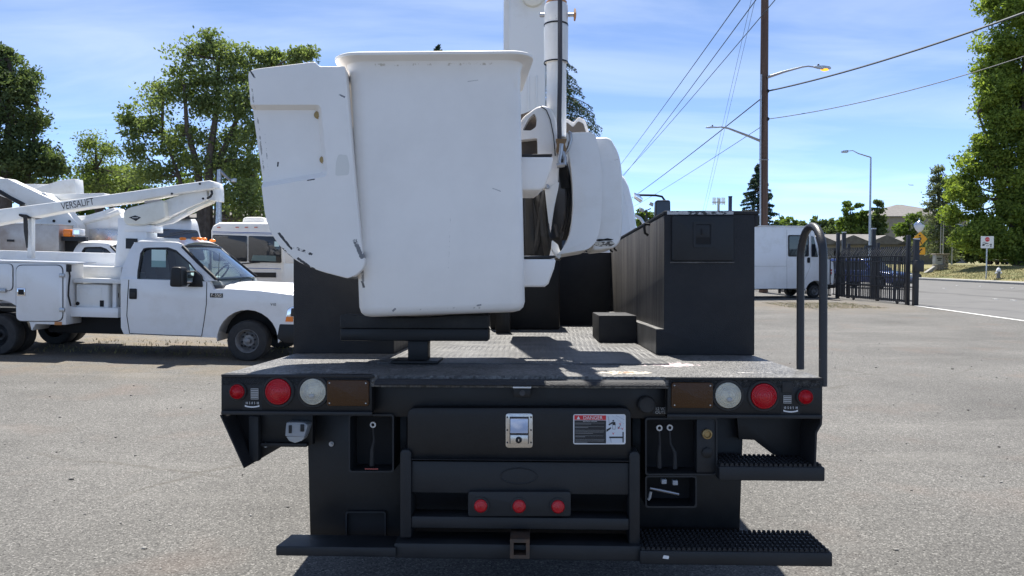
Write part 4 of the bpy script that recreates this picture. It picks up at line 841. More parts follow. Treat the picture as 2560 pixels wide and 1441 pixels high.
def build_cab(root, badge=True):
    xr = V(302, 760, YS).x; zr_ = V(400, 838, YS).z
    arch = arc(0, wc.z+.01, .485, 184, -4)
    sidep = [(xr+.05, zr_), (arch[0][0]-.01, zr_-.02)]+arch+[(.62, .47), (.98, .47), (1.0, .62), (.97, .86), (.9, 1.0), (.72, 1.08), (.2, 1.13), (-.3, 1.15), (-.55, 1.14), (-.62, zb_+.01), (xr, zb_+.02), (xr-.005, zb_-.2), (xr+.005, zr_+.1)]
    sidep[0] = (xr+.05, zr_)
    loops = []
    for y, k in ((-.985, 0), (-.94, 0), (-.3, 0), (.3, 0), (.94, 0), (.985, 0)):
        loops.append([(x, y, z) for x, z in sidep])
    body = mk('cab_body', MB().loft(loops), m_white, root, .045, 4, 50)
    # bonnet
    def hood(u, v):
        x = -.62+1.6*u; t = v*2-1
        z = 1.155+.09*(1-abs(t)**2.6)-.02*u-.16*max(0, u-.7)**2/.09*.8
        z += -.012*math.exp(-((abs(t)-.55)/.07)**2)
        if abs(t) > .9: z -= .14*((abs(t)-.9)/.1)**1.5
        return (x+.06*(1-t*t)*(u > .9), t*.9, z)
    mk('bonnet', MB().grid(hood, 24, 24), m_white, root, angle=60)
    m = MB(); m.box(.9, 1.03, -.55, .55, .62, .98); mk('grille', m, m_black, root, .02)
    mk('front_bumper', MB().prism(rpoly([(.46, .38), (.5, .62), (1.02, .62), (1.06, .5), (1.02, .3), (.6, .3)], .03), 'y', -.99, .99), m_black, root, .02, 3)
    for s in (-1, 1):
        hl = mk('headlight', MB().prism(rpoly([(.6, .655), (.63, .85), (.7, .9), (.99, .88), (1.0, .655)], .03), 'y', s*.9, s*.992), m_chrome, root, .01)
        mk('headlight_glass', MB().prism(rpoly([(.68, .74), (.69, .87), (.97, .87), (.97, .74)], .02), 'y', s*.985, s*.997), m_darkglass, hl)
        mk('turn_signal', MB().prism(rpoly([(.6, .655), (.615, .735), (.72, .735), (.72, .655)], .008), 'y', s*.985, s*.999), m_orange, hl)
    # greenhouse
    def yside(z): return -.965+(z-zb_)*.30
    def pt(px, py):
        y = -.95
        for _ in range(4): y = yside(V(px, py, y).z)
        q = V(px, py, y); return Vector((q.x, y, q.z))
    outer = [pt(a, b) for a, b in ((300, 700), (306, 672), (322, 630), (334, 610), (350, 603), (400, 603), (445, 607), (460, 616), (500, 660), (541, 703))]
    inner = [pt(a, b) for a, b in ((344, 701), (345, 680), (352, 634), (360, 622), (372, 620), (420, 620), (440, 627), (475, 658), (513, 706), (500, 709), (430, 705))]
    roofz = pt(400, 603).z
    for s in (1, -1):
        fl = lambda p: Vector((p.x, p.y*s, p.z))
        mk('door_frame', ring_panel([fl(p) for p in outer], [fl(p) for p in inner], (0, .05*s, 0), 48), m_white, root, .006)
        mk('side_window', MB().add([fl(p)+Vector((0, .025*s, 0)) for p in inner], [tuple(range(len(inner)))]), m_glass, root, smooth=False)
        gl = ring_panel([fl(p)+Vector((0, -.003*s, 0)) for p in [inner[i]+(inner[i]-pt(420, 665)).normalized()*.008 for i in range(len(inner))]], [fl(p)+Vector((0, -.003*s, 0)) for p in [inner[i]-(inner[i]-pt(420, 665)).normalized()*.022 for i in range(len(inner))]], (0, .02*s, 0), 48)
        mk('window_seal', gl, m_rubber, root)
    xrf, xrr = pt(455, 611).x, pt(336, 607).x; yh = abs(pt(400, 603).y)
    def roof(u, v):
        t = v*2-1; x = xrr-.03+(xrf+.03-xrr+.04)*u
        return (x, t*(yh+.012), roofz-.015+.075*(1-abs(t)**2.4)-.05*max(0, (u-.8)/.2)**2-.06*max(0, (.12-u)/.12)**2)
    m = MB().grid(roof, 20, 20); rf = mk('roof', m, m_white, root, angle=60)
    b0 = pt(538, 699); t0 = pt(457, 617)
    def wind(u, v):
        t = v*2-1; p = b0.lerp(t0, u); bow = .16*(1-t*t)*(1-u*.6)
        return (p.x+bow+.01, t*abs(p.y)*.985, p.z+.02*(1-t*t))
    mk('windscreen', MB().grid(wind, 10, 16), m_glass, root, angle=60)
    for s in (-1, 1): mk('windscreen_pillar', MB().tube([(b0.x+.02, s*abs(b0.y), b0.z), ((b0.x+t0.x)/2, s*abs((b0.y+t0.y)/2), (b0.z+t0.z)/2), (t0.x, s*abs(t0.y), t0.z)], .028, 8), m_black, root)
    mk('windscreen_seal', MB().tube([wind(1, v/8) for v in range(9)], .022, 8), m_black, root)
    mk('cowl', MB().grid(lambda u, v: (b0.x-.05+(.32+.1*(1-(v*2-1)**2))*u, (v*2-1)*.9, 1.135+.06*(1-(v*2-1)**2)), 6, 10), m_interior, root)
    for y in (-.35, .3): mk('wiper', MB().tube([(b0.x+.16, y, 1.2), (b0.x+.08, y+.3, 1.24), (b0.x+.02, y+.5, 1.27)], .01, 6), m_black, root)
    # back wall, interior
    mk('cab_back', ring_panel([(xr+.03, -.93, zb_), (xr+.03, .93, zb_), (xrr-.01, yh, roofz-.03), (xrr-.01, -yh, roofz-.03)], [(xr+.05, -.6, zb_+.1), (xr+.05, .6, zb_+.1), (xrr-.03, .55, roofz-.14), (xrr-.03, -.55, roofz-.14)], (.04, 0, 0), 8), m_white, root)
    mk('rear_window', MB().add([(xr+.06, -.6, zb_+.1), (xr+.06, .6, zb_+.1), (xrr-.02, .55, roofz-.14), (xrr-.02, -.55, roofz-.14)], [(0, 1, 2, 3)]), m_glass, root, smooth=False)
    mk('cabin_floor', MB().box(xr+.08, b0.x+.1, -.9, .9, zb_-.3, zb_-.05), m_interior, root)
    for y in (-.42, .42):
        mk('seat', MB().prism(rpoly([(xr+.25, zb_-.05), (xr+.7, zb_-.05), (xr+.7, zb_+.02), (xr+.42, zb_+.05), (xr+.34, zb_+.52), (xr+.2, zb_+.55)], .04), 'y', y-.27, y+.27), m_interior, root, .03)
    mk('dashboard', MB().prism(rpoly([(b0.x-.35, zb_-.1), (b0.x-.3, zb_+.05), (b0.x+.05, zb_+.02), (b0.x+.1, zb_-.1)], .03), 'y', -.88, .88), mat('grey_dash', (.2, .22, .22), .6) if badge else m_interior, root, .02)
    st_ = Vector((b0.x-.42, .4, zb_+.1)); ax = Vector((-.8, 0, .6)).normalized(); u = ax.cross(Vector((0, 1, 0))).normalized(); w = Vector((0, 1, 0))
    mk('steering_wheel', MB().tube([st_+(u*math.cos(2*math.pi*i/20)+w*math.sin(2*math.pi*i/20))*.19 for i in range(21)], .015, 6), m_black, root)
    qa = V(379, 668, -.84); qb = V(415, 622, -.84); mk('window_paper', MB().box(qa.x, qb.x, -.845, -.84, qa.z, qb.z-.02), m_paper, root)
    # roof lights
    for y in (-.62, -.2, 0, .2, .62):
        x_ = xrf-.07+.03*(1-abs(y)); mk('roof_light', MB().ell((x_, y, roofz+.055-.05*abs(y)**2+.012), (.06, .035, .028), 10, 6), m_orange, root)
    # seams, handle, mirror, badge
    seam = lambda pts: mk('door_seam', MB().tube([V(a, b, -.986) for a, b in pts], .006, 6), m_hole, root)
    seam([(322, 700), (319, 745), (317, 790), (324, 834)]); seam([(517, 706), (516, 760), (510, 805), (504, 841)]); seam([(324, 834), (410, 838), (504, 841)])
    a = V(323, 748, -.99); b = V(342, 722, -.99)
    hd = mk('door_handle', MB().prism(rpoly([(a.x, a.z), (b.x, a.z), (b.x, b.z), (a.x, b.z)], .02), 'y', -.998, -.98), m_black, root, .006)
    mk('handle_lever', MB().box(a.x+.02, b.x-.02, -1.008, -.999, a.z+.03, b.z-.06), m_rubber, hd, .004)
    a = V(431, 717, -1.2); b = V(463, 668, -1.2)
    mr_ = mk('wing_mirror', MB().prism(rpoly([(a.x, a.z), (b.x, a.z), (b.x-.01, b.z), (a.x+.02, b.z)], .05), 'y', -1.32, -1.08), m_black, root, .03, 3)
    mk('mirror_mount', MB().prism(rpoly([(V(466, 700, -1.05).x, V(466, 717, -1.0).z), (V(507, 717, -1.0).x, V(507, 718, -1.0).z), (V(503, 690, -1.).x, V(503, 690, -1.).z), (V(487, 676, -1.).x, V(487, 676, -1.).z), (V(482, 705, -1.).x, V(482, 705, -1.).z)], .02), 'y', -1.02, -.94), m_black, root, .01)
    for py in (680, 708): mk('mirror_arm', MB().tube([V(462, py, -1.15), V(492, py, -.98)], .014, 8), m_black, root)
    mk('antenna', MB().tube([V(545, 700, -.8), V(549, 632, -.78)], [.006, .003], 6), m_black, root)
    if badge:
        a = V(525, 744, -.99); b = V(557, 734, -.99); bd = mk('badge', MB().box(a.x, b.x, -.994, -.985, a.z, b.z), m_steelblack, root, .004)
        text('lettering', 'F-550', .07, m_chrome, bd, ((a.x+b.x)/2, -.996, (a.z+b.z)/2), sx=1.05)
        a = V(683, 762, -.99); text('lettering', 'V10', .06, m_steelblack, bd, (a.x, -.99, a.z), sx=.9)
    # wheel with ten lug nuts
    for s in (-1, 1):
        w_, rim = lathe_wheel(root, 0, s*.88, WR, WR, .25, (0, 1, 0), m_rim, outer=s)
        for i in range(8):
            an = 2*math.pi*i/8+.2; mk('lug_nut', MB().lathe([(.018, 0), (.016, .03*s)], (.105*math.cos(an), s*(.88+.05), WR+.105*math.sin(an)), (0, 1, 0), 6), m_steelblack, w_)
        for i in range(4):
            an = 2*math.pi*i/4+.6; mk('hand_hole', MB().ell((.155*math.cos(an), s*(.88+.024), WR+.155*math.sin(an)), (.03, .006, .02)), m_hole, w_)
    mk('wheel_well', MB().box(-.5, .55, -.62, .62, .4, 1.0), m_hole, root)
    return xr
xr_cab = build_cab(pick)
mk('chassis', MB().box(-4.6, .9, -.42, .42, .42, .62), m_hole, pick)
mk('underbody_light_block', MB().box(-3.4, -1.25, -.6, .6, .34, .68), m_hole, pick, .03)  # dark block added to keep light out beneath the body
mk('fuel_tank', MB().box(-2.0, -1.0, -.75, -.45, .38, .62), m_hole, pick, .04)
for s in (-1, 1):
    for q in (.62, .92):
        lathe_wheel(pick, V(-5, 853, -1).x, s*q, WR, WR, .24, (0, 1, 0), m_steelblack, outer=s)  # rear rims coloured near-black to stand in for deep shade
# service body
yb_ = -1.04; xf = V(165, 720, yb_).x; xbk = xf-3.3; zt_ = V(90, 655, yb_).z; zbt = V(90, 811, yb_).z
rearx = V(-5, 853, -1).x
sp_ = [(xbk, zbt), (rearx-.62, zbt)]+arc(rearx, WR, .56, 172, 8)+[(rearx+.62, zbt), (xf, zbt), (xf, zt_-.02), (xbk, zt_-.02)]
for s in (1, -1):
    mk('body_side_box', MB().prism(sp_, 'y', s*yb_, s*(yb_+.5)), m_white, pick, .012)
mk('box_top', MB().box(xbk, V(209, 655, yb_).x-.1, yb_-.01, yb_+.55, zt_-.018, zt_+.012), m_white, pick, .008)
mk('body_inner_wall', MB().box(xbk, V(300, 640, 0).x, .2, .5, zt_-.4, zt_+.16), m_white, pick, .01)
mk('bed_floor', MB().box(xbk, xf+1.1, -.5, .9, .66, .72), m_steelblack, pick)
def bdoor(x0, x1, y0, y1, r=.08, hinges=True, latch=None):
    q = rpoly(V2([(x0, y1), (x1, y1), (x1, y0), (x0, y0)], yb_-.02), r, 5)
    o = mk('compartment_door', MB().prism(q, 'y', yb_-.02, yb_+.005), m_white, pick, .006)
    cx = sum(p[0] for p in q)/len(q); cz = sum(p[1] for p in q)/len(q)
    big = [(cx+(x-cx)*1.03, yb_-.006, cz+(z-cz)*1.025) for x, z in q]; small = [(cx+(x-cx)*.99, yb_-.006, cz+(z-cz)*.99) for x, z in q]
    mk('door_gasket', ring_panel(big, small, (0, .004, 0), 48), m_rubber, o)
    if hinges:
        for py in (y0+25, y1-28):
            c = V(x1-1, py, yb_-.02); mk('hinge', MB().box(c.x-.03, c.x+.05, yb_-.04, yb_-.021, c.z-.03, c.z+.03), m_steel, o, .005)
    if latch:
        a = V(latch[0], latch[3], yb_-.02); b = V(latch[1], latch[2], yb_-.02)
        mk('latch', MB().box(a.x, b.x, yb_-.028, yb_-.021, a.z, b.z), m_chrome, o, .004); mk('latch_pocket', MB().box(a.x+.02, b.x-.015, yb_-.031, yb_-.0285, a.z+.02, b.z-.02), m_hole, o)
bdoor(40, 155, 664, 803, .1, True, (43, 63, 721, 740)); bdoor(-95, 30, 660, 727, .08, False); bdoor(-220, -115, 664, 803, .1)
c = V(8, 727, yb_-.02); mk('body_latch', MB().box(c.x-.05, c.x+.05, yb_-.05, yb_-.006, c.z-.03, c.z+.03), m_steel, pick, .006)
a = V(137, 813, yb_); b = V(155, 805, yb_); mk('side_marker', MB().box(a.x, b.x, yb_-.01, yb_-.001, a.z, b.z), mat('faded_orange', (.5, .2, .06), .4), pick, .003)
# cable on the body front, generator bay
ff = lambda px, py: Vector((xf+.012, FV.pl(px, py, 0, xf+.012).y, FV.pl(px, py, 0, xf+.012).z))
mk('power_cable', MB().tube([ff(171, 668), ff(175, 690), ff(172, 715), ff(171, 740), ff(177, 765)], .012, 6), m_rubber, pick)
mk('cable_plug', MB().box(xf, xf+.05, ff(170, 670).y-.04, ff(170, 670).y+.04, ff(170, 672).z-.05, ff(170, 672).z+.06), m_rubber, pick, .01)
yg = -.82
a = V(189, 770, yg); b = V(271, 712, yg)
gen = mk('generator', MB().box(a.x, b.x, yg, yg+.55, a.z, b.z), m_white2, pick, .03, 3)
mk('generator_panel', MB().prism(rpoly([(a.x+.06, a.z+.08), (b.x-.1, a.z+.08), (b.x-.1, b.z-.05), (a.x+.06, b.z-.05)], .03), 'y', yg-.008, yg-.001), m_white2, gen, .004)
mk('generator_vent', MB().box(b.x-.13, b.x-.07, yg-.01, yg-.001, a.z+.03, a.z+.13), m_hole, gen); mk('generator_port', MB().lathe([(.03, 0), (.03, -.012), (.001, -.012)], (a.x+.035, yg-.001, a.z+.07), (0, 1, 0), 14), m_hole, gen)
mk('exhaust_port', MB().lathe([(.06, 0), (.06, .015), (.04, .015), (.04, .004), (.001, .004)], (b.x, yg+.25, a.z+.2), (1, 0, 0), 16), m_hole, gen)
a = V(169, 792, yg-.08); b = V(295, 771, yg-.08); mk('generator_shelf', MB().box(a.x, b.x, yg-.08, yg+.7, a.z, b.z), m_white, pick, .01)
a = V(183, 707, yg-.05); b = V(302, 700, yg-.05); mk('upper_shelf', MB().box(a.x, b.x, yg-.05, yg+.7, a.z, b.z), m_white2, pick, .005)
for px in (290,): c = V(px, 740, yg+.1); mk('shelf_post', MB().box(c.x-.03, c.x+.03, yg+.05, yg+.11, V(px, 771, yg).z, V(px, 707, yg).z), m_white, pick)
a = V(183, 698, -.3); b = V(303, 668, -.3); mk('pedestal_bay', MB().box(a.x, b.x, -.3, .3, a.z-.3, b.z), m_white2, pick, .01)
# lift: pedestal, turret, booms
q = V2([(296, 700), (303, 640), (309, 585), (309, 546), (380, 546), (380, 600), (360, 700)], 0.)
mk('pedestal', MB().prism(q, 'y', -.2, .2), m_white, pick, .01)
a = V(315, 622, -.2); b = V(344, 597, -.2); mk('pedestal_placard', MB().box(a.x, b.x, -.21, -.201, a.z, b.z), m_steelblack, pick)
tur = mk('turret', MB().prism(rpoly(V2([(308, 551), (308, 530), (320, 520), (398, 500), (409, 502), (413, 545), (385, 556), (360, 563), (315, 563)], -.3), .04), 'y', -.3, .3), m_cream, pick, .03, 3)
mk('turret_ring', MB().box(V(312, 560, -.2).x, V(380, 560, -.2).x, -.22, .22, V(340, 581, 0).z, V(340, 563, 0).z), m_white, pick, .01)
q = V2([(323, 544), (338, 539), (352, 544), (340, 553)], -.302); bd = mk('turret_badge', MB().prism(q, 'y', -.306, -.301), m_steelblack, pick)
mk('badge_bars', MB().prism(V2([(330, 543.5), (346, 543.5), (345, 546), (331, 546)], -.307), 'y', -.3085, -.3065), m_greyprint, bd)
lb = mk('lower_boom', MB().prism(V2([(396, 507), (470, 480), (516, 464), (518, 500), (470, 520), (414, 547), (400, 550)], -.16), 'y', -.16, .16), m_white2, pick, .015)
mk('boom_cylinder', MB().tube([V(385, 560, 0), V(430, 553, 0), V(478, 527, 0), V(505, 510, 0)], .05, 10), m_white2, pick)
mk('elbow_plate', MB().prism(rpoly(V2([(478, 535), (505, 522), (538, 508), (539, 482), (516, 488), (480, 520)], .1), .03), 'y', -.1, .12), m_cream, pick, .01)
ub = mk('upper_boom', MB().prism(V2([(-230, 570), (-230, 606), (0, 559), (150, 530), (215, 520), (330, 505), (430, 486), (521, 474), (536, 470), (534, 454), (522, 451), (340, 477), (150, 504), (0, 523)], -.3), 'y', -.3, -.02), m_white2, pick, .02, 3)
mk('boom_elbow', MB().prism(rpoly(V2([(520, 500), (523, 453), (533, 454), (538, 470), (539, 503)], -.2), .02), 'y', -.18, .2), m_white2, pick, .01)
for a_, b_ in (((500, 460), (497, 463)), ((508, 497), (500, 498)), ((430, 485), (432, 487))):
    c = V(a_[0], a_[1], -.3); mk('boom_bolt', MB().lathe([(.02, 0), (.018, -.012)], (c.x, -.301, c.z), (0, 1, 0), 10), m_steelblack, ub)
mk('boom_hose', MB().tube([V(519, 496, -.32), V(526, 492, -.36), V(530, 485, -.36), V(529, 478, -.32)], .02, 8), m_rubber, pick)
c = V(194, 511, -.302); d_ = V(215, 507, -.302)-V(173, 514, -.302); text('lettering', 'VERSALIFT', .165, m_print_k, ub, (c.x, -.3025, c.z), xdir=(d_.x, 0, d_.z), sx=.72)
q = V2([(157, 517), (170, 508), (218, 499), (230, 502), (220, 511), (172, 521)], -.3012); mk('boom_decal', MB().prism(rpoly(q, .02), 'y', -.3018, -.3005), mat('pale_decal', (.72, .72, .70), .5), ub)
a = V(361, 508, -.3); mk('boom_placard', MB().prism(V2([(361, 509), (400, 502), (400, 498), (361, 503)], -.302), 'y', -.304, -.3005), mat('pinkish_placard', (.4, .36, .34), .5), ub)
mk('boom_rest_post', MB().prism(V2([(71, 646), (83, 646), (83, 545), (74, 545)], -.2), 'y', -.24, -.14), m_white2, pick, .008)
mk('boom_rest_cradle', MB().prism(V2([(58, 536), (76, 538), (88, 545), (74, 548), (58, 541)], -.2), 'y', -.32, 0), m_black, pick, .006)
mk('rest_strap', MB().prism(V2([(58, 538), (68, 541), (70, 580), (69, 620), (66, 620), (60, 580)], -.33), 'y', -.335, -.322), m_rubber, pick)
# ------------------------------------------------------------------ second utility truck behind
MU = Vframe(385, 812, 17.9, 0, .026, -1.0); FU = Frame(MU)
def U(px, py, y): return FU.pl(px, py, 1, y)
def U2(pts, y): return [(U(a, b, y).x, U(a, b, y).z) for a, b in pts]
ut = thing('crane_truck', 'white utility truck with bare metal tool boxes half hidden behind the service truck', 'truck', MU)
skip = {'badge', 'window_paper', 'antenna', 'roof_light'}
for ch in list(pick.children):
    if ch.name.split('.')[0] in {'cab_body', 'bonnet', 'grille', 'front_bumper', 'headlight', 'door_frame', 'side_window', 'window_seal', 'roof', 'windscreen', 'windscreen_pillar', 'windscreen_seal', 'cowl', 'cab_back', 'rear_window', 'cabin_floor', 'seat', 'dashboard', 'door_seam', 'door_handle', 'wing_mirror', 'mirror_mount', 'mirror_arm', 'wheel', 'wheel_well', 'chassis'}:
        copy_tree(ch, ut)
y_ = -1.05; a = U(-160, 700, y_); b = U(147, 563, y_)
bx = mk('metal_tool_box', MB().box(a.x, b.x, y_, y_+.6, b.z-1.0, b.z), m_alu, ut, .012)
mk('box_rim', MB().box(a.x, b.x+.01, y_-.01, y_+.61, b.z+.001, b.z+.02), m_stain, bx, .004)
a = U(27, 602, y_); mk('box_handle', MB().box(a.x-.08, a.x+.08, y_-.02, y_-.001, a.z-.025, a.z+.025), m_steelblack, bx)
a = U(88, 632, y_); mk('keypad', MB().box(a.x-.04, a.x+.04, y_-.012, y_-.001, a.z-.04, a.z+.04), m_greyprint, bx)
a = U(160, 592, y_+.1); b2 = U(179, 574, y_+.1); mk('beacon', MB().box(a.x, b2.x, y_+.05, y_+.25, a.z, b2.z), m_orange, ut, .02)
a = U(183, 589, y_+.1); b2 = U(205, 573, y_+.1); wl_ = mk('work_light', MB().box(a.x, b2.x, y_+.05, y_+.25, a.z, b2.z), m_white, ut, .02); mk('work_light_lens', MB().box(a.x+.04, b2.x-.03, y_+.044, y_+.049, a.z+.03, b2.z-.03), m_chrome, wl_)
a = U(150, 600, y_+.1); mk('light_bracket', MB().box(a.x-.05, a.x+.6, y_+.1, y_+.2, a.z-.02, a.z+.08), m_steelblack, ut)
a = U(152, 640, y_+.3); b2 = U(198, 600, y_+.3); mk('reel_housing', MB().box(a.x, b2.x, y_+.25, y_+1.2, a.z-.2, b2.z), m_hole, ut, .02)
mk('first_boom', MB().prism(U2([(-200, 385), (-200, 425), (0, 490), (60, 513), (142, 530), (150, 508), (104, 487), (19, 447), (0, 446)], -.2), 'y', -.2, .12), m_white2, ut, .015)
mk('boom_hose', MB().tube([U(-40, 468, -.22), U(0, 480, -.22), U(25, 495, -.22), U(60, 513, -.22)], .05, 8), m_steelblack, ut)
mk('knuckle_plate', MB().prism(rpoly(U2([(98, 490), (110, 482), (118, 483), (142, 502), (175, 533), (200, 562), (200, 600), (60, 600), (60, 560), (90, 545), (120, 520)], 0.), .04), 'y', -.1, .25), m_white2, ut, .015)
c = U(107, 490, -.1); mk('knuckle_pin', MB().lathe([(.05, 0), (.05, -.03), (.03, -.035)], (c.x, -.101, c.z), (0, 1, 0), 14), m_steel, ut)
for px, py in ((174, 554), (135, 553)): c = U(px, py, -.1); mk('plate_hole', MB().lathe([(.035, 0), (.035, -.01)], (c.x, -.101, c.z), (0, 1, 0), 12), m_hole, ut)
mk('upper_arm', MB().prism(U2([(128, 487), (265, 484), (268, 498), (140, 501)], .3), 'y', .2, .5), m_white2, ut, .01)
mk('arm_tube', MB().tube([U(195, 560, .3), U(230, 550, .3), U(270, 540, .3), U(300, 528, .3)], .07, 10), m_white2, ut)
mk('turret_box', MB().prism(rpoly(U2([(200, 565), (220, 540), (290, 520), (320, 560), (320, 620), (200, 620)], .4), .03), 'y', .3, .8), m_white2, ut, .02)
a = U(225, 610, .25); b2 = U(302, 575, .25); mk('rear_metal_box', MB().box(a.x, b2.x, .2, .75, a.z-.3, b2.z), m_stain, ut, .01)
mk('bed', MB().box(U(-160, 0, 0).x, U(190, 700, 0).x, -.9, .9, .7, .95), m_white, ut)
lathe_wheel(ut, U(-60, 800, -1).x, -.9, WR, WR, .3, (0, 1, 0), m_rim, outer=-1); lathe_wheel(ut, U(-60, 800, -1).x, .9, WR, WR, .3, (0, 1, 0), m_rim, outer=1)
# ------------------------------------------------------------------ third lift: only its raised boom blocks show above
pz = at(90, 700, 22.); g3 = ground_z(pz.x, 22.)
M3 = Matrix.Translation((at(90, 600, 22.).x, 22., ground_z(at(90, 600, 22.).x, 22.))); F3 = Frame(M3)
def Q2(pts, y): return [(F3.pl(a, b, 1, y).x, F3.pl(a, b, 1, y).z) for a, b in pts]
t3 = thing('folded_lift_truck', 'white lift truck with blocky folded boom farthest back at the left edge', 'truck', M3)
mk('boom_block', MB().prism(Q2([(88, 476), (160, 453), (196, 449), (199, 487), (110, 494)], 0), 'y', -.2, .25), m_white2, t3, .02)
mk('boom_box', MB().prism(Q2([(-150, 459), (133, 461), (133, 482), (-150, 480)], .3), 'y', .3, .7), m_white2, t3, .015)
mk('boom_riser', MB().prism(Q2([(120, 480), (180, 480), (180, 600), (120, 600)], .3), 'y', 0, .5), m_white2, t3, .02)
mk('body', MB().box(-3.5, 2.4, -1.0, 1.0, .7, 1.3), m_white, t3, .03)
for x in (-2.4, 1.5):
    for s in (-1, 1): lathe_wheel(t3, x, s*.9, .42, .42, .25, (0, 1, 0), m_rim, outer=s)
mk('cab', MB().prism(rpoly([(2.4, .6), (4.4, .6), (4.4, 1.2), (4.0, 1.35), (3.6, 2.0), (2.4, 2.0)], .08), 'y', -.95, .95), m_white, t3, .04, 3)
mk('cab_side_window', MB().prism(rpoly([(2.7, 1.35), (3.75, 1.35), (3.5, 1.85), (2.7, 1.85)], .05), 'y', -.97, -.951), m_darkglass, t3)
# ------------------------------------------------------------------ box-cab delivery truck with teal windscreen
d_ = 23.; px_ = at(390, 600, d_).x
MG = Matrix.Translation((px_, d_, ground_z(px_, d_))) @ Matrix.Rotation(-R(24), 4, 'Z'); FG = Frame(MG)
wt = thing('walk_in_van', 'white walk-in van cab with teal windscreen peeking over the service truck roof', 'van', MG)
H_ = at(455, 541, d_).z-ground_z(px_, d_)
mk('body', MB().prism(rpoly([(-5.5, .5), (.55, .5), (.95, .65), (.95, 1.35), (.62, H_-.5), (.5, H_), (-5.5, H_)], [.02, .05, .1, .1, .1, .25, .1]), 'y', -1.1, 1.1), m_white, wt, .05, 3)
mk('windscreen', MB().prism(rpoly([(-.98, 0), (.98, 0), (.94, .95), (-.94, .95)], .1), 'z', 0, .02), m_teal, wt).matrix_local = Matrix.Translation((.935, 0, 1.42)) @ Matrix.Rotation(-R(16), 4, 'Y') @ Matrix(((0, 0, 1, 0), (1, 0, 0, 0), (0, 1, 0, 0), (0, 0, 0, 1)))
mk('door_window', MB().prism(rpoly([(-.75, 1.35), (.45, 1.35), (.3, H_-.45), (-.75, H_-.45)], .08), 'y', -1.125, -1.101), m_darkglass, wt)
mk('wiper', MB().tube([(1.0, -.2, 1.42), (.95, .1, 2.0)], .02, 6), m_black, wt); mk('wiper', MB().tube([(1.0, .3, 1.42), (.95, .6, 2.0)], .02, 6), m_black, wt)
for s in (-1, 1):
    mk('mirror', MB().prism(rpoly([(.5, 1.3), (.75, 1.3), (.75, 1.95), (.5, 1.95)], .05), 'y', s*1.35, s*1.25), m_white, wt, .02)
    for x in (-4., .0): lathe_wheel(wt, x, s*.95, .42, .42, .26, (0, 1, 0), m_rim, outer=s)
mk('roof_visor', MB().box(.3, .75, -.9, .9, H_-.06, H_-.02), m_black, wt)
# ------------------------------------------------------------------ motorhome facing the camera
d_ = 27.; xm = (at(528, 600, d_).x+at(706, 600, d_).x)/2; wm = (at(706, 600, d_).x-at(528, 600, d_).x)/2
MM = Matrix.Translation((xm, d_, ground_z(xm, d_))) @ Matrix.Rotation(R(3), 4, 'Z') @ Matrix.Rotation(-R(0), 4, 'Y'); FM = Frame(MM)
def G2(pts, y): return [(FM.pl(a, b, 1, y).x, FM.pl(a, b, 1, y).z) for a, b in pts]
mo = thing('motorhome', 'cream motorhome with wide dark two-piece windscreen parked behind the service truck', 'motorhome', MM)
zr2 = FM.pl(600, 559, 1, 0).z; m_rv = mat('cream_motorhome_paint', (.74, .72, .68), .4, col2=(.6, .57, .52), nscale=2, lo=.5, hi=.9)
loops = []
for y, kz_, kx in ((0, .0, .97), (.06, .0, .99), (.25, .05, 1), (1.5, .1, 1), (8.5, .1, 1)):
    h = zr2+kz_
    loops.append([(-wm*kx, y, .45), (-wm*kx, y, h-.25), (-wm*kx+.06, y, h-.1), (-wm*kx+.25, y, h), (wm*kx-.25, y, h), (wm*kx-.06, y, h-.1), (wm*kx, y, h-.25), (wm*kx, y, .45)])
mk('body', MB().loft(loops), m_rv, mo, .04, 3)
wp = G2([(531, 587), (618, 590), (618, 655), (532, 652)], -.02); mk('windscreen', MB().prism(rpoly(wp, .06), 'y', -.03, .0), m_darkglass, mo, .01)
wp = G2([(621, 590), (702, 592), (704, 658), (621, 656)], -.02); mk('windscreen', MB().prism(rpoly(wp, .06), 'y', -.03, .0), m_darkglass, mo, .01)
mk('dash_panel', MB().prism(G2([(628, 652), (690, 654), (690, 640), (632, 638)], -.032), 'y', -.036, -.031), mat('teal_dash', (.09, .14, .14), .5), mo)
mk('window_tag', MB().prism(G2([(686, 617), (698, 617), (698, 604), (686, 604)], -.032), 'y', -.037, -.031), m_paper, mo)
m_blue = mat('blue_stripe', (.04, .1, .3), .4)
for y0, y1 in ((579, 580.8), (582.5, 583.5), (668, 669.5)): mk('stripe', MB().prism(G2([(531, y1), (702, y1+4), (702, y0+4), (531, y0)], -.004), 'y', -.008, .02), m_blue, mo)
for px in (547, 593, 616, 640): mk('clearance_light', MB().prism(G2([(px-4, 570), (px+4, 570), (px+4, 567.5), (px-4, 567.5)], -.01), 'y', -.03, .01), mat('clearance_red', (.5, .1, .06), .4) if px == 547 else bpy.data.materials['clearance_red'], mo, .005)
a = FM.pl(612, 560, 1, 1.2); mk('roof_air_unit', MB().prism(rpoly(G2([(612, 562), (612, 548), (620, 544), (663, 544), (668, 562)], 1.2), .1), 'y', .9, 2.0), m_rv, mo, .08, 3)
for x0, x1 in ((600, 650), (560, 590)): mk('wiper', MB().tube([Vector((G2([(x0, 660)], -.05)[0][0], -.05, G2([(x0, 660)], -.05)[0][1])), Vector((G2([(x1, 656)], -.05)[0][0], -.05, G2([(x1, 656)], -.05)[0][1]))], .02, 6), m_black, mo)
mk('grille', MB().prism(G2([(600, 693), (690, 694), (690, 682), (600, 681)], -.01), 'y', -.03, .01), m_black, mo)
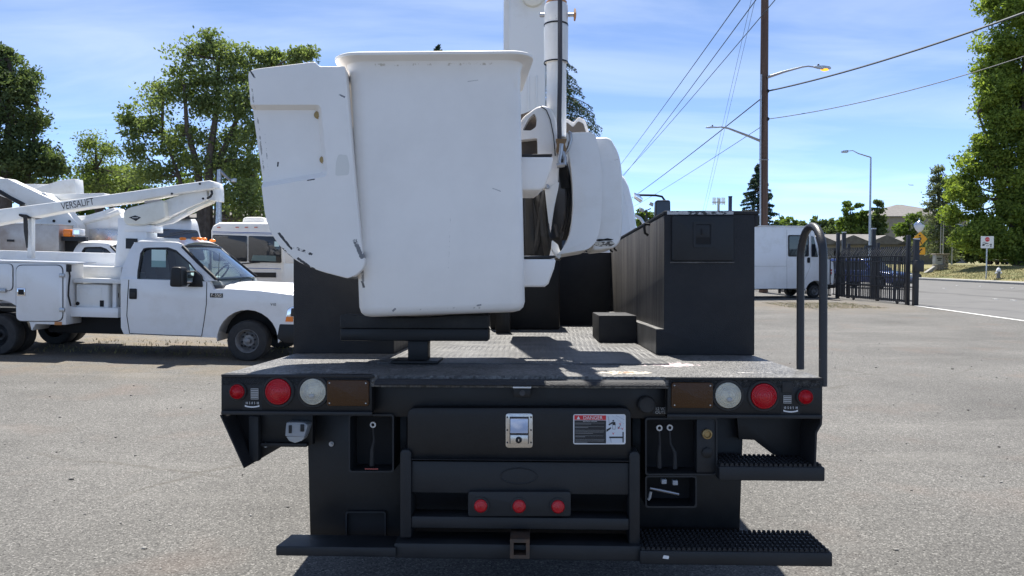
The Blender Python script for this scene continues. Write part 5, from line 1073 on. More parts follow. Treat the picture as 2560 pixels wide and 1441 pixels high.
for s in (1, -1):
    mk('mirror', MB().prism(rpoly([(s*(wm+.12), 1.35), (s*(wm+.45), 1.35), (s*(wm+.45), 1.95), (s*(wm+.12), 1.95)], .06), 'y', -.35, -.15), m_rv, mo, .04); mk('mirror_arm', MB().tube([(s*wm, .1, 1.9), (s*(wm+.25), -.2, 2.0), (s*(wm+.28), -.25, 1.9)], .025, 6), m_black, mo)
mk('side_window', MB().box(wm+.001, wm+.02, .7, 1.6, 1.5, 2.2), m_darkglass, mo, .01)
for y in (1.2, 6.5):
    for s in (-1, 1): lathe_wheel(mo, s*(wm-.2), y, .42, .42, .28, (1, 0, 0), m_rim, outer=s)
# ================================================================== right side: road, verge, gate, van, signs
def gp(px, py, z=0.):
    v = ray(px, py); return CAM+v*((z-CAMH)/v.z)
XK = 33.0
def verge_z(x, y): return .15 if x < 34.6 else min(1.1, .15+.15*(x-34.6))
m_road = mat('road_asphalt', (.105, .104, .103), .85, col2=(.135, .133, .13), nscale=.8, lo=.35, hi=.7, bump=.3, bscale=60, spec=.3, scuff=[((.075, .074, .073), (.25, .02, 1), .58)])
near_edge = [(12.9, 6), (13.55, 20.4), (14.2, 27), (15.2, 40), (18, 80), (22, 140)]
m = MB(); m.add([(x, y, .005) for x, y in near_edge]+[(XK, y, .005) for x, y in near_edge], [(i, 6+i, 7+i, i+1) for i in range(5)]); struct(mk('road', m, m_road, smooth=False))
m_line = mat('worn_road_paint', (.62, .62, .6), .7, scuff=[((.14, .14, .135), (9, 9, 9), .6)])
m = MB(); w_ = .07
for i in range(1, 3):
    (x0, y0), (x1, y1) = near_edge[i-1], near_edge[i]; m.add([(x0-w_, y0, .009), (x0+w_, y0, .009), (x1+w_, y1, .009), (x1-w_, y1, .009)], [(0, 1, 2, 3)])
struct(mk('road_edge_line', m, m_line, smooth=False))
m = MB()
for (px, py) in ((2392, 715), (2450, 717), (2505, 722), (2530, 721), (2488, 749), (2533, 752), (2360, 722)):
    c = gp(px, py); m.box(c.x-.06, c.x+.06, c.y-.12, c.y+.12, .006, .02)
struct(mk('road_lane_markings', m, m_line))
m_kerb = mat('kerb_concrete', (.27, .265, .25), .8, col2=(.2, .195, .185), nscale=3, bump=.1, bscale=40)
struct(mk('kerb', MB().box(XK, XK+.16, 12, 150, 0, .15), m_kerb, bevel=.02)); struct(mk('pavement', MB().box(XK+.16, 34.6, 12, 150, .0, .146), m_kerb))
m_dry = mat('dry_grass_ground', (.2, .17, .07), .9, col2=(.1, .12, .04), nscale=.7, lo=.4, hi=.7, bump=.6, bscale=12)
sheet('grass_verge', [34.6, 36, 38, 40, 41, 44, 60, 120, 400], [12, 40, 60, 80, 110, 150, 400], lambda x, y: verge_z(x, y)+.002, m_dry)
# low dry grass on the verge edge
def blades(name, n, xr_, yr_, hz, col, mt, zf):
    x = rng.uniform(xr_[0], xr_[1], n); y = rng.uniform(yr_[0], yr_[1], n); h = rng.uniform(hz*.4, hz, n); a = rng.uniform(0, 6.28, n); l = rng.normal(0, hz*.35, (n, 2))
    z = np.array([zf(p, q) for p, q in zip(x, y)]); w = hz*.06+.004
    v = np.zeros((n, 3, 3)); v[:, 0] = np.stack([x-w*np.cos(a), y-w*np.sin(a), z], 1); v[:, 1] = np.stack([x+w*np.cos(a), y+w*np.sin(a), z], 1); v[:, 2] = np.stack([x+l[:, 0], y+l[:, 1], z+h], 1)
    me = bpy.data.meshes.new(name); me.vertices.add(3*n); me.vertices.foreach_set('co', v.ravel()); me.loops.add(3*n); me.loops.foreach_set('vertex_index', np.arange(3*n)); me.polygons.add(n); me.polygons.foreach_set('loop_start', np.arange(0, 3*n, 3)); me.update(); me.validate()
    return stuff(link(name, me, mt))
m_straw = mat('straw', (.27, .23, .1), .8, col2=(.12, .155, .05), nscale=1.5)
tag(blades('verge_grass', 16000, (34.7, 41), (48, 72), .14, None, m_straw, lambda x, y: verge_z(x, y)), 'dry yellow grass on the bank across the road', 'grass')
tag(blades('lot_weeds', 500, (-8, -3.6), (12.6, 14.6), .07, None, m_straw, ground_z), 'sparse dry weeds on the dirt under the parked service truck', 'weeds')
tag(blades('gate_straw', 2500, (9.4, 12.6), (25.5, 29), .05, None, m_straw, lambda x, y: 0.), 'thin dry straw on the lot in front of the delivery van', 'straw')
# ------------------------------------------------------------------ white step van
MS = Vframe(2037, 745, 32.6, R(10), 0, -1.05); FS = Frame(MS)
def SV(px, py, y): return FS.pl(px, py, 1, y)
def S2(pts, y): return [(SV(a, b, y).x, SV(a, b, y).z) for a, b in pts]
van = thing('step_van', 'white step van parked side-on beyond the grab handle by the iron gate', 'van', MS)
YV = -1.12; wv = SV(2037, 729, -1.05); rv = wv.z
zt2 = SV(1950, 567, YV).z; zb2 = SV(1950, 722, YV).z
xsf = SV(2026, 600, YV).x
pr = [(-6.2, zb2), (-4.6, zb2)]+arc(-4.1, rv, .5, 170, 10)+[(-3.5, zb2), (-.5, zb2)]+arc(0, rv, .46, 175, 5)+[(SV(2062, 712, YV).x, SV(2062, 711, YV).z), (SV(2083, 712, YV).x, SV(2083, 712, YV).z), (SV(2085, 692, YV).x, SV(2085, 690, YV).z), (SV(2083, 656, YV).x, SV(2083, 656, YV).z), (SV(2058, 641, YV).x, SV(2058, 641, YV).z), (SV(2050, 634, YV).x, SV(2050, 634, YV).z), (SV(2034, 578, YV).x, SV(2034, 578, YV).z), (SV(2022, 569, YV).x, zt2), (-6.2, zt2)]
mk('van_body', MB().prism(pr, 'y', YV, -YV), m_white, van, .05, 3)
mk('roof_edge', MB().box(-6.2, SV(2018, 567, YV).x, YV-.02, -YV+.02, zt2-.015, zt2+.04), m_stain, van, .01)
wd = rpoly(S2([(1970, 642), (2022, 642), (2022, 588), (1970, 588)], YV), .07); ws = mk('door_window', MB().prism(wd, 'y', YV-.012, YV-.002), m_rubber, van)
wd = rpoly(S2([(1973, 639), (2019, 639), (2019, 591), (1973, 591)], YV), .06); mk('window_pane', MB().prism(wd, 'y', YV-.016, YV-.0125), m_darkglass, ws)
wd = rpoly(S2([(2028, 643), (2045, 643), (2034, 592), (2028, 590)], YV), .04); mk('quarter_window', MB().prism(wd, 'y', YV-.014, YV-.002), m_darkglass, van)
ln = lambda pts, nm='panel_seam': mk(nm, MB().tube([Vector((x, YV-.003, z)) for x, z in S2(pts, YV)], .007, 5), m_greyprint, van)
ln([(1967, 575), (1967, 722)]); ln([(1750, 666), (1966, 666)]); ln([(2026, 575), (2025, 668), (2005, 716)]); ln([(2062, 640), (2062, 680)])
c = S2([(2021, 650)], YV)[0]; mk('door_handle', MB().prism(rpoly([(c[0]-.06, c[1]-.13), (c[0]+.06, c[1]-.13), (c[0]+.06, c[1]+.1), (c[0]-.06, c[1]+.1)], .05), 'y', YV-.03, YV-.001), m_black, van)
for px in (2055, 2064): c = S2([(px, 682)], YV)[0]; mk('hood_latch', MB().box(c[0]-.05, c[0]+.05, YV-.03, YV-.001, c[1]-.03, c[1]+.03), m_black, van)
for py in (676, 683): c = S2([(2078, py)], YV)[0]; mk('side_marker', MB().box(c[0]-.03, c[0]+.03, YV-.015, YV-.001, c[1]-.04, c[1]+.04), m_red, van)
mk('bumper', MB().box(SV(2070, 720, YV).x, SV(2092, 720, YV).x, YV+.1, -YV-.1, .4, .62), m_black, van, .03)
mk('underframe', MB().box(-6, .9, -.7, .7, .35, .66), m_hole, van)
for x in (0, -4.1):
    for s in (-1, 1): lathe_wheel(van, x, s*.93, rv, rv, .26, (0, 1, 0), m_rim, outer=s)
mk('mirror', MB().prism(rpoly(S2([(2049, 640), (2055, 640), (2055, 610), (2049, 610)], YV-.3), .03), 'y', YV-.35, YV-.2), m_black, van, .02); mk('mirror_arm', MB().tube([Vector((SV(2046, 620, YV).x, YV, SV(2046, 620, YV).z)), Vector((SV(2051, 616, YV).x, YV-.28, SV(2051, 616, YV).z))], .02, 6), m_black, van)
# ------------------------------------------------------------------ iron gate: posts, rails, pickets
m_iron = mat('black_iron', (.018, .018, .02), .5)
def picket_mesh(h, bend):
    m = MB(); n = 6
    pts = [(0, .08), (0, h-.5)]+[(bend*(i/n)**2, h-.5+.42*i/n) for i in range(1, n+1)]+[(bend*1.05, h)]
    loops = [[(x-.016, -.016, z), (x+.016, -.016, z), (x+.016, .016, z), (x-.016, .016, z)] for x, z in pts]
    m.loft(loops); me = m.mesh('picket'); finish(me); me.materials.append(m_iron); return me
PK = picket_mesh(2.12, .2)
def gate(name, label, A, Bp, posts, rails, wheels, group=None, spacing=.125):
    A = Vector((A[0], A[1], 0)); Bv = Vector((Bp[0], Bp[1], 0)); D = Bv-A; L_ = D.length; ang = math.atan2(D.y, D.x)
    M_ = Matrix.Translation(A) @ Matrix.Rotation(ang, 4, 'Z'); g = thing(name, label, 'gate', M_, group)
    for (s, h, w) in posts:
        mk('post', MB().box(s-w/2, s+w/2, -w/2, w/2, 0, h), m_iron, g, .006); 
    for z in rails: mk('rail', MB().box(0, L_, -.03, .015, z-.022, z+.022), m_iron, g, .003)
    n = int(L_/spacing)
    for i in range(n):
        o = link('picket', PK, None, g); o.location = ((i+.5)*L_/n, 0, 0); o.rotation_euler = (0, 0, math.pi/2*0-ang)
    for s in wheels: mk('gate_wheel', MB().lathe([(.07, -.02), (.07, .02)], (s, 0, .07), (0, 1, 0), 16), m_iron, g)
    return g
gA = gp(2268, 763); gB = gp(2093, 746.5)
gate('sliding_gate', 'black iron picket gate slid open beside the van', (gA.x, gA.y), (gB.x, gB.y), [(0, 2.5, .12), ((Vector(gB)-Vector(gA)).length, 2.75, .12)], (.12, .62, .98, 1.55, 1.75), (.6, 3.5, 5.6))
gC = gp(2056, 742.5)
gate('fixed_fence', 'fixed black picket fence just behind the sliding gate on the road side', (gA.x+.4, gA.y+.5), (gB.x+.4, gB.y+1.5), [(2.2, 2.3, .1), (4.4, 2.3, .1)], (.12, .62, 1.55, 1.75), (), spacing=.3)
gate('iron_fence_section', 'shorter black picket fence section between gate and van nose', (gB.x-.15, gB.y+.3), (gB.x-.75, gB.y+5), [(4.6, 2.3, .1)], (.12, .62, .98, 1.75), ())
for nm, px, d, top, w, lab in (('gate_post', 2290, 27.2, 600, .16, 'thick black end post of the iron gate at the road edge'), ('gate_guide_post', 2109, 33.8, 583, .14, 'tall capped black guide post at the left end of the gate'), ('gate_guide_post', 2183, 31.5, 574, .14, 'tall capped black guide post behind the middle of the gate')):
    p = at(px, 650, d); h = at(px, top, d).z; g = thing(nm, lab, 'post', (p.x, p.y, 0)); mk('post', MB().box(-w/2, w/2, -w/2, w/2, 0, h), m_iron, g, .008); mk('cap', MB().box(-w/2-.008, w/2+.008, -w/2-.008, w/2+.008, h, h+.05), m_steel, g, .01)
    if px == 2290: mk('catch', MB().box(-w/2-.03, w/2+.08, -.25, .05, 1.2, 1.6), m_iron, g, .01)
    else: mk('roller_arm', MB().box(-.35 if px == 2183 else 0, .1, -.05, .05, h-.75, h-.65), m_iron, g)
# ------------------------------------------------------------------ generic cars
def car(name, label, M_, col, L_=4.7, wd=1.86, h=1.68, kind='suv', group=None):
    paint = mat('car_paint_'+name+str(len(bpy.data.materials)), col, .25, coat=.8); c = thing(name, label, 'car', M_, group)
    hl = L_/2; r = .36; ax_f = hl-.88; ax_r = -hl+.95
    low = [(-hl+.05, .35)]+[(-hl+.3, .3)]+arc(ax_r, .36, .43, 180, 0)+arc(ax_f, .36, .43, 180, 0)+[(hl-.12, .3), (hl, .45), (hl, .72), (hl-.1, .88), (hl-1.15, 1.02), (-hl+.02, 1.06), (-hl, .7)]
    mk('body', MB().prism(low, 'y', -wd/2, wd/2), paint, c, .07, 4, 60)
    gh = [(hl-1.28, 1.0), (hl-1.95, h-.05), (hl-2.2, h), (-hl+.55, h), (-hl+.3, h-.06), (-hl+.06, 1.0)] if kind == 'suv' else [(hl-1.3, 1.0), (hl-2.0, h-.05), (hl-2.3, h), (hl-3.1, h), (hl-3.25, 1.0)]
    loops = [[(x, s*(wd/2-.04-(z-1.0)*.28), z) for x, z in gh] for s in (-1, 1)]
    mk('cabin', MB().loft(loops), paint, c, .05, 3, 60)
    for s in (-1, 1):
        w1 = [(gh[0][0]-.16, 1.05), (gh[1][0]-.02, h-.13), (gh[-2][0]+.12, h-.13), (gh[-1][0]+.18, 1.05)]
        mk('side_window', MB().add([(x, s*(wd/2-.028-(z-1.0)*.28), z) for x, z in w1], [(0, 1, 2, 3)]), m_darkglass, c, smooth=False)
        for ax_ in (ax_f, ax_r): lathe_wheel(c, ax_, s*(wd/2-.11), r, r, .22, (0, 1, 0), m_rim, outer=s)
        mk('headlight', MB().ell((hl-.06, s*(wd/2-.26), .74), (.09, .2, .09)), m_clear, c); mk('tail_light', MB().box(-hl-.01, -hl+.1, s*(wd/2-.12)-.1, s*(wd/2-.12)+.1, .75, .98), m_red, c, .02)
        mk('wing_mirror', MB().ell((hl-1.5, s*(wd/2+.08), 1.08), (.08, .11, .08)), paint, c)
    a, b = gh[0], gh[1]; t_ = .07
    q = [(a[0]-(a[0]-b[0])*t_+.035, -(wd/2-.16), a[1]+.06), (a[0]-(a[0]-b[0])*t_+.035, wd/2-.16, a[1]+.06), (b[0]+.07, wd/2-.3, b[1]-.03), (b[0]+.07, -(wd/2-.3), b[1]-.03)]
    mk('windscreen', MB().add(q, [(0, 1, 2, 3)]), m_darkglass, c, smooth=False)
    mk('grille', MB().box(hl-.04, hl+.015, -.5, .5, .55, .78), m_black, c, .02); mk('lower_bumper', MB().box(hl-.1, hl+.02, -wd/2+.1, wd/2-.1, .3, .5), m_black, c, .03)
    if kind != 'suv': mk('cargo_bed', MB().box(-hl+.1, hl-3.3, -wd/2+.1, wd/2-.1, 1.04, 1.065), m_interior, c)
    return c
def carM(px, d, z, yaw): p = at(px, 650, d); return Matrix.Translation((p.x, p.y, z)) @ Matrix.Rotation(R(yaw), 4, 'Z')
car('blue_suv', 'dark blue car passing on the road behind the iron gate', carM(2165, 44, .006, -62), (.012, .03, .14))
car('parked_pickup', 'silver pickup nosing out under the big tree at right edge', carM(2536, 78, 1.102, 215), (.45, .47, .5), 5.2, 1.95, 1.85, 'pickup')
car('parked_suv', 'dark parked car at right edge beside the silver pickup', carM(2586, 76, 1.102, 200), (.03, .035, .04))
car('parked_sedan', 'blue grey parked car behind the silver pickup', carM(2512, 86, 1.102, 215), (.2, .26, .34), 4.6, 1.8, 1.5)
# ------------------------------------------------------------------ utility pole, lamps, wires
m_wood = mat('weathered_pole_wood', (.085, .05, .036), .85, col2=(.16, .1, .075), nscale=1, lo=.35, hi=.7, stretch=(14, 14, .5), bump=.5, bscale=30)
DP = 38.; bp = at(1909, 650, DP)
pole = thing('utility_pole', 'tall brown wooden utility pole with grey conduit behind the step van', 'pole', (bp.x, bp.y, 0))
k = DP/FPX
def PL(px, py, dd=0.): q = at(px, py, DP+dd); return Vector((q.x-bp.x, q.y-bp.y, q.z))
mk('pole_shaft', MB().tube([(PL(1909, 700).x, 0, 0), PL(1909, 560), PL(1910, 250), PL(1912, 0), PL(1913, -90)], [.22, .21, .195, .18, .175], 18), m_wood, pole)
mk('conduit', MB().tube([PL(1900, 700, -.2), PL(1900.5, 540, -.2), PL(1901, 340, -.2), PL(1903, 187, -.2)], .045, 8), m_steel, pole)
mk('bracket_band', MB().tube([PL(1897, 400, -.25), PL(1922, 400, -.25)], .02, 6), m_steel, pole)
for py in (228, 298): mk('insulator', MB().ell(PL(1920, py, -.15), (.07, .07, .09)), m_steelblack, pole)
arm = mk('upper_lamp_arm', MB().tube([PL(1918, 194, -.2), PL(1960, 180, -.3), PL(2005, 168, -.4), PL(2020, 166, -.4), PL(2036, 168, -.4)], [.07, .055, .04, .035, .035], 8), m_steel, pole)
hd = mk('upper_lamp_head', MB().loft([[PL(x, y, -.4+dz)+Vector((0, 0, 0)) for (y, dz) in ((t_, -.12), (t_, .12), (b_, .1), (b_, -.1))] for x, t_, b_ in ((2034, 166, 170), (2045, 164, 173), (2060, 164, 175), (2074, 166, 174), (2078, 169, 172))]), m_steel, pole, .01)
m_sod = bpy.data.materials.new('sodium_glow'); m_sod.use_nodes = True; b_ = m_sod.node_tree.nodes['Principled BSDF']; b_.inputs['Base Color'].default_value = (.9, .4, .05, 1); b_.inputs['Emission Color'].default_value = (1, .38, .03, 1); b_.inputs['Emission Strength'].default_value = .7
mk('lamp_lens', MB().ell(PL(2062, 174.5, -.4), (.2, .13, .07), 14, 8), m_sod, hd); mk('photocell', MB().ell(PL(2046, 163, -.4), (.05, .05, .06)), m_steelblack, hd)
mk('lower_lamp_arm', MB().tube([PL(1899, 352, -.2), PL(1870, 340, -.3), PL(1820, 321, -.5), PL(1803, 318, -.5), PL(1785, 319, -.5)], [.07, .06, .045, .035, .035], 8), m_steel, pole)
hd2 = mk('lower_lamp_head', MB().loft([[PL(x, y, -.5+dz) for (y, dz) in ((t_, -.1), (t_, .1), (b_, .09), (b_, -.09))] for x, t_, b_ in ((1790, 317, 320), (1780, 316, 321), (1770, 317, 321.5), (1764, 319, 321))]), m_steel, pole, .006); mk('photocell', MB().ell(PL(1781, 315, -.5), (.04, .04, .05)), m_steelblack, hd2)
m_wire = mat('wire', (.03, .045, .06), .6)
def wire(label, a, b, r, sag=.0):
    A = at(*a); Bv = at(*b); pts = [A.lerp(Bv, t/14)+Vector((0, 0, -sag*4*(t/14)*(1-t/14))) for t in range(15)]
    return tag(mk('overhead_wire', MB().tube(pts, r, 5), m_wire), label, 'wire', 'overhead wires')
def ext(x0, y0, x1, y1, t): return x0+(x1-x0)*t, y0+(y1-y0)*t
wire('thick black cable from the pole sloping up to the right edge', (1921, 228, 37.8), (2640, 3, 24), .04, .22)
wire('thinner cable from the pole rising right into the big tree', (1921, 298, 37.8), (2600, 128, 30), .02, .3)
wire('long wire leaving the top of the picture left of the pole, leftmost', (1520, 452, 120), (1890, -55, 30), .022, .2)
wire('long wire second from the left above the winch cover', (1520, 486, 120), (1925, -48, 30), .022, .3)
wire('wire crossing behind the pole near its top', (1530, 466, 120), (1990, -62, 32), .022, .3)
wire('cable running down left from the pole below the amber lamp', (1550, 515, 110), (1899, 250, 37.8), .03, .2)
wire('thin cable running down left from the pole beside the lower lamp', (1550, 535, 110), (1899, 320, 37.8), .016, .2)
wire('faint steep wire over the cell mast, left of two', (1750, 560, 140), (1892, -60, 60), .016)
wire('faint steep wire over the cell mast, right of two', (1756, 560, 140), (1902, -60, 60), .016)
# street lamp across the road
def streetlamp(name, label, px, d, z0, top, armx, army, r=.09):
    p = at(px, 650, d); t_ = thing(name, label, 'street lamp', (p.x, p.y, z0)); loc = lambda a, b: at(a, b, d)-Vector((p.x, p.y, z0))
    tp = loc(px+3, top); mk('mast', MB().tube([(0, 0, 0), tp], [r*1.5, r*.8], 12), m_steel, t_); mk('base', MB().box(-.25, .25, -.25, .25, 0, .15), m_kerb, t_, .02)
    dx = armx-px; mk('arm', MB().tube([tp, loc(px+dx*.4, top+(army-top)*.6), loc(px+dx*.6, army-1), loc(px+dx*.8, army)], [r*.7, r*.55, r*.45, r*.4], 8), m_steel, t_)
    a = loc(px+dx*.78, army); b = loc(armx, army+1.5); mk('lamp_head', MB().prism(rpoly([(min(a.x, b.x), b.z-.1), (max(a.x, b.x), b.z-.1), (max(a.x, b.x), a.z+.08), (min(a.x, b.x), a.z+.02)], .03), 'y', -.15, .15), m_steel, t_, .02)
streetlamp('street_lamp', 'tall grey street lamp with left arm beyond the gate', 2174, 72, .15, 394, 2104, 378)
streetlamp('street_lamp', 'concrete lamp post with short right arm before the left trees', 545, 37, ground_z(-14.1, 37), 425, 590, 450, .13)
# ornamental lamp carrying the crossing signs
d = 64.5; p = at(2297, 650, d); zl = verge_z(p.x, p.y)
ol = thing('ornamental_lamp', 'black ornamental lamp post with white globe above yellow crossing sign', 'street lamp', (p.x, p.y, zl)); LQ = lambda a, b, dd=0: at(a, b, d+dd)-Vector((p.x, p.y, zl))
tp = LQ(2298, 582); mk('post', MB().tube([(0, 0, 0), (0, 0, .25), (0, 0, .3), tp], [.22, .2, .08, .06], 12), m_iron, ol); mk('globe', MB().lathe([(.08, 0), (.3, .25), (.42, .55), (.4, .65)], tp, (0, 0, 1), 16), mat('lamp_globe', (.7, .72, .75), .2), ol); mk('lamp_cap', MB().lathe([(.44, .65), (.3, .85), (.08, 1.0), (.03, 1.2)], tp, (0, 0, 1), 16), m_chrome, ol)
m_yel = mat('yellow_sign', (.8, .36, .01), .5)
def signM(px, py, dd): q = at(px, py, dd); return Matrix.Translation(q)
kk = (d-.2)/FPX
def sgn(pts, k_): return [(x*k_, -y*k_) for x, y in pts]
man = [(-3, 12), (-5, 11.5), (-1.2, 3.5), (-2.2, -1), (-5.5, 1), (-6.5, -.5), (-1.5, -4.5), (1.5, -4.5), (3.2, -2.5), (3.5, 2), (2.5, 2.2), (2, 0), (1.4, 3.5), (5.2, 12), (3, 12), (0, 5.5)]
c0 = thing('crossing_sign', 'yellow diamond sign with black walking person on the ornamental lamp', 'sign', signM(2300, 598, d-.2))
mk('plate', MB().prism(rpoly(sgn([(0, 18.5), (18.5, 0), (0, -18.5), (-18.5, 0)], kk), .05), 'y', -.01, .01), m_yel, c0)
mk('walking_figure', MB().prism(sgn(man, kk), 'y', -.016, -.0105), m_print_k, c0); mk('figure_head', MB().lathe([(2.3*kk, 0), (2.3*kk, -.005)], (-1*kk, -.0105, 8.5*kk), (0, 1, 0), 14), m_print_k, c0)
c1 = thing('arrow_plaque', 'yellow plaque with black slanted arrow below the diamond crossing sign', 'sign', signM(2300, 628, d-.2))
mk('plate', MB().prism(rpoly(sgn([(-13, 9), (13, 9), (13, -9), (-13, -9)], kk), .03), 'y', -.01, .01), m_yel, c1); mk('arrow', MB().prism(sgn([(-7, 5), (2, 4.5), (-.5, 2), (6, -5), (4, -6.5), (-3, -.5), (-5, -2.5)], kk), 'y', -.016, -.0105), m_print_k, c1)
# stop-here sign
d = 56.5; p = at(2467, 650, d); zs = verge_z(p.x, p.y); kk = d/FPX
ss = thing('crosswalk_sign', 'white square stop-here-for-pedestrians sign on a thin post on the grass', 'sign', (p.x, p.y, zs)); zc = at(2467, 606, d).z-zs
mk('post', MB().box(-.035, .035, 0, .05, 0, zc+.3), m_steel, ss); mk('plate', MB().prism(rpoly([(-16*kk, zc-15*kk), (16*kk, zc-15*kk), (16*kk, zc+15*kk), (-16*kk, zc+15*kk)], .05), 'y', -.02, -.001), m_print_w, ss)
oc = [(math.cos(R(22.5+45*i))*6*kk, zc+7*kk+math.sin(R(22.5+45*i))*6*kk) for i in range(8)]; mk('stop_octagon', MB().prism(oc, 'y', -.027, -.0205), m_print_r, ss); text('lettering', 'STOP', 3.6*kk, m_print_w, ss, (0, -.03, zc+7*kk))
text('lettering', 'HERE', 4*kk, m_print_k, ss, (-7*kk, -.022, zc-1*kk)); text('lettering', 'FOR', 4*kk, m_print_k, ss, (1*kk, -.022, zc-9*kk))
mk('walking_figure', MB().prism([(x*.55+9*kk, y*.55+zc-6.5*kk) for x, y in sgn(man, kk)], 'y', -.027, -.0205), m_print_k, ss); mk('arrow', MB().prism([(x, zc+z) for x, z in sgn([(-13, 9), (-11, 3), (-9, 5), (-3, 2), (3, 3), (3, 4.5), (-3, 4), (-8, 7), (-6, 9)], kk)], 'y', -.027, -.0205), m_print_k, ss)
# hydrant, monument, poles
d = 56.; p = at(2497, 650, d); zs = verge_z(p.x, p.y); hy = thing('fire_hydrant', 'white topped fire hydrant on the grass bank right of the sign', 'hydrant', (p.x, p.y, zs))
mk('barrel', MB().lathe([(.16, 0), (.16, .08), (.12, .1), (.12, .5)], (0, 0, 0), (0, 0, 1), 16), mat('grey_hydrant', (.15, .15, .15), .6), hy); mk('bonnet', MB().lathe([(.16, .5), (.16, .56), (.13, .68), (.05, .76), (.04, .82)], (0, 0, 0), (0, 0, 1), 16), m_print_w, hy)
for s in (-1, 1): mk('outlet_cap', MB().lathe([(.07, .1), (.07, .22)], (0, 0, .4), (s, 0, 0), 12), m_print_w, hy)
d = 69.; p = at(2347, 650, d); zs = verge_z(p.x, p.y); mo_ = thing('stone_monument', 'low stone entrance monument with pale panel on the far bank', 'monument', (p.x, p.y, zs)); LQ = lambda a, b: at(a, b, d)-Vector((p.x, p.y, zs))
m_stone = mat('rough_stone', (.24, .2, .16), .9, col2=(.34, .3, .25), nscale=6, bump=.8, bscale=8)
a = LQ(2335, 676); b = LQ(2355, 638); zt_ = b.z
mk('panel', MB().box(a.x, b.x, -.2, .3, .5, zt_), mat('pale_panel', (.4, .39, .36), .7), mo_, .03); [mk('print_line', MB().box(a.x+.12+q_, b.x-.12-q_, -.206, -.2005, zt_*h_-.05, zt_*h_+.05), m_print_k, mo_) for h_, q_ in ((.78, 0.), (.66, .08))]
bm_ = LQ(2366, 650).x
for i in range(6):
    for j in range(2 if i % 2 else 3):
        n_ = 2 if i % 2 else 3; w_ = (bm_-b.x)/n_; mk('stone', MB().box(b.x+w_*j+.015, b.x+w_*(j+1)-.015, -.35-random.uniform(0, .05), .4, zt_*i/6+.012, zt_*(i+1)/6-.012), m_stone, mo_, .03)
for j in range(4): w_ = (b.x-a.x)/4; mk('stone', MB().box(a.x+w_*j+.01, a.x+w_*(j+1)-.01, -.35-random.uniform(0, .06), .4, 0, .48), m_stone, mo_, .04)
mk('cap', MB().box(a.x-.08, bm_+.08, -.42, .45, zt_+.001, zt_+.12), m_stone, mo_, .03)
p2 = at(2325, 650, 68); tag(mk('fallen_slab', MB().add([(v[0]+p2.x, v[1]+p2.y, v[2]+verge_z(p2.x, 68)) for v in [(-.45, -.2, 0), (.1, -.2, .0), (.5, -.2, .5), (.35, -.2, .55), (-.45, .2, 0), (.1, .2, 0), (.5, .2, .5), (.35, .2, .55)]], [(0, 1, 2, 3), (7, 6, 5, 4), (0, 4, 5, 1), (1, 5, 6, 2), (2, 6, 7, 3), (3, 7, 4, 0)]), m_kerb), 'pale concrete slab leaning against the stone monument', 'slab')
for px, top, d, lab in ((2351, 532, 72, 'thin left flagpole behind the stone monument'), (2357, 530, 73, 'thin right flagpole behind the stone monument'), (2380, 580, 72, 'thin grey pole right of the stone monument')):
    p = at(px, 650, d); z0 = verge_z(p.x, p.y); t_ = thing('thin_pole', lab, 'pole', (p.x, p.y, z0)); h = at(px, top, d).z-z0; mk('shaft', MB().tube([(0, 0, 0), (0, 0, h)], [.06, .035], 8), m_greyprint, t_); mk('finial', MB().ell((0, 0, h), (.06, .06, .06), 8, 6), m_steel, t_)
# buildings
def hiproof(x0, x1, y0, y1, z0, z1, ov=.4):
    x0 -= ov; x1 += ov; y0 -= ov; y1 += ov; i = min((y1-y0)/2, (x1-x0)/2*.98); ym = (y0+y1)/2
    return MB().add([(x0, y0, z0), (x1, y0, z0), (x1, y1, z0), (x0, y1, z0), (x0+i, ym, z1), (x1-i, ym, z1), (x0, y0, z0-.12), (x1, y0, z0-.12), (x1, y1, z0-.12), (x0, y1, z0-.12)], [(0, 1, 5, 4), (1, 2, 5), (2, 3, 4, 5), (3, 0, 4), (6, 7, 1, 0), (7, 8, 2, 1), (8, 9, 3, 2), (9, 6, 0, 3), (9, 8, 7, 6)])
m_shing = mat('grey_shingles', (.13, .122, .118), .9, col2=(.19, .18, .172), nscale=2.5, bump=.4, bscale=9); m_siding = mat('tan_siding', (.27, .245, .225), .8, col2=(.22, .2, .185), nscale=1.5)
def building(name, label, x0, x1, d, depth, ytop, yeave, z0, wallmat=m_siding, wins=0):
    pa = at(x0, 650, d); pb = at(x1, 650, d); L_ = pb.x-pa.x; g = thing(name, label, 'building', (pa.x, d, z0)); ze = at(x0, yeave, d).z-z0; zr = at(x0, ytop, d+depth/2).z-z0
    mk('wall', MB().box(0, L_, 0, depth, 0, ze), wallmat, g); mk('roof', hiproof(0, L_, 0, depth, ze, zr), m_shing, g, smooth=False)
    for i in range(wins):
        x = L_*(i+.5)/wins
        for zf in (.25, .68) if wins > 3 else (.45,):
            w = mk('window', MB().box(x-.6, x+.6, -.06, -.002, ze*zf-.1, ze*zf+1.1), m_print_w, g); mk('pane', MB().box(x-.52, x+.52, -.075, -.061, ze*zf-.02, ze*zf+1.02), m_darkglass, w)
    return g, L_, ze, zr
building('apartment_building', 'tan apartment building with grey hip roof behind the trees', 2182, 2420, 120, 14, 512, 541, 1.1, wins=5)
g, L_, ze, zr = building('garage_row', 'long low garage row with grey roofs beyond the gate', 2000, 2330, 88, 10, 586, 612, .9, m_siding)
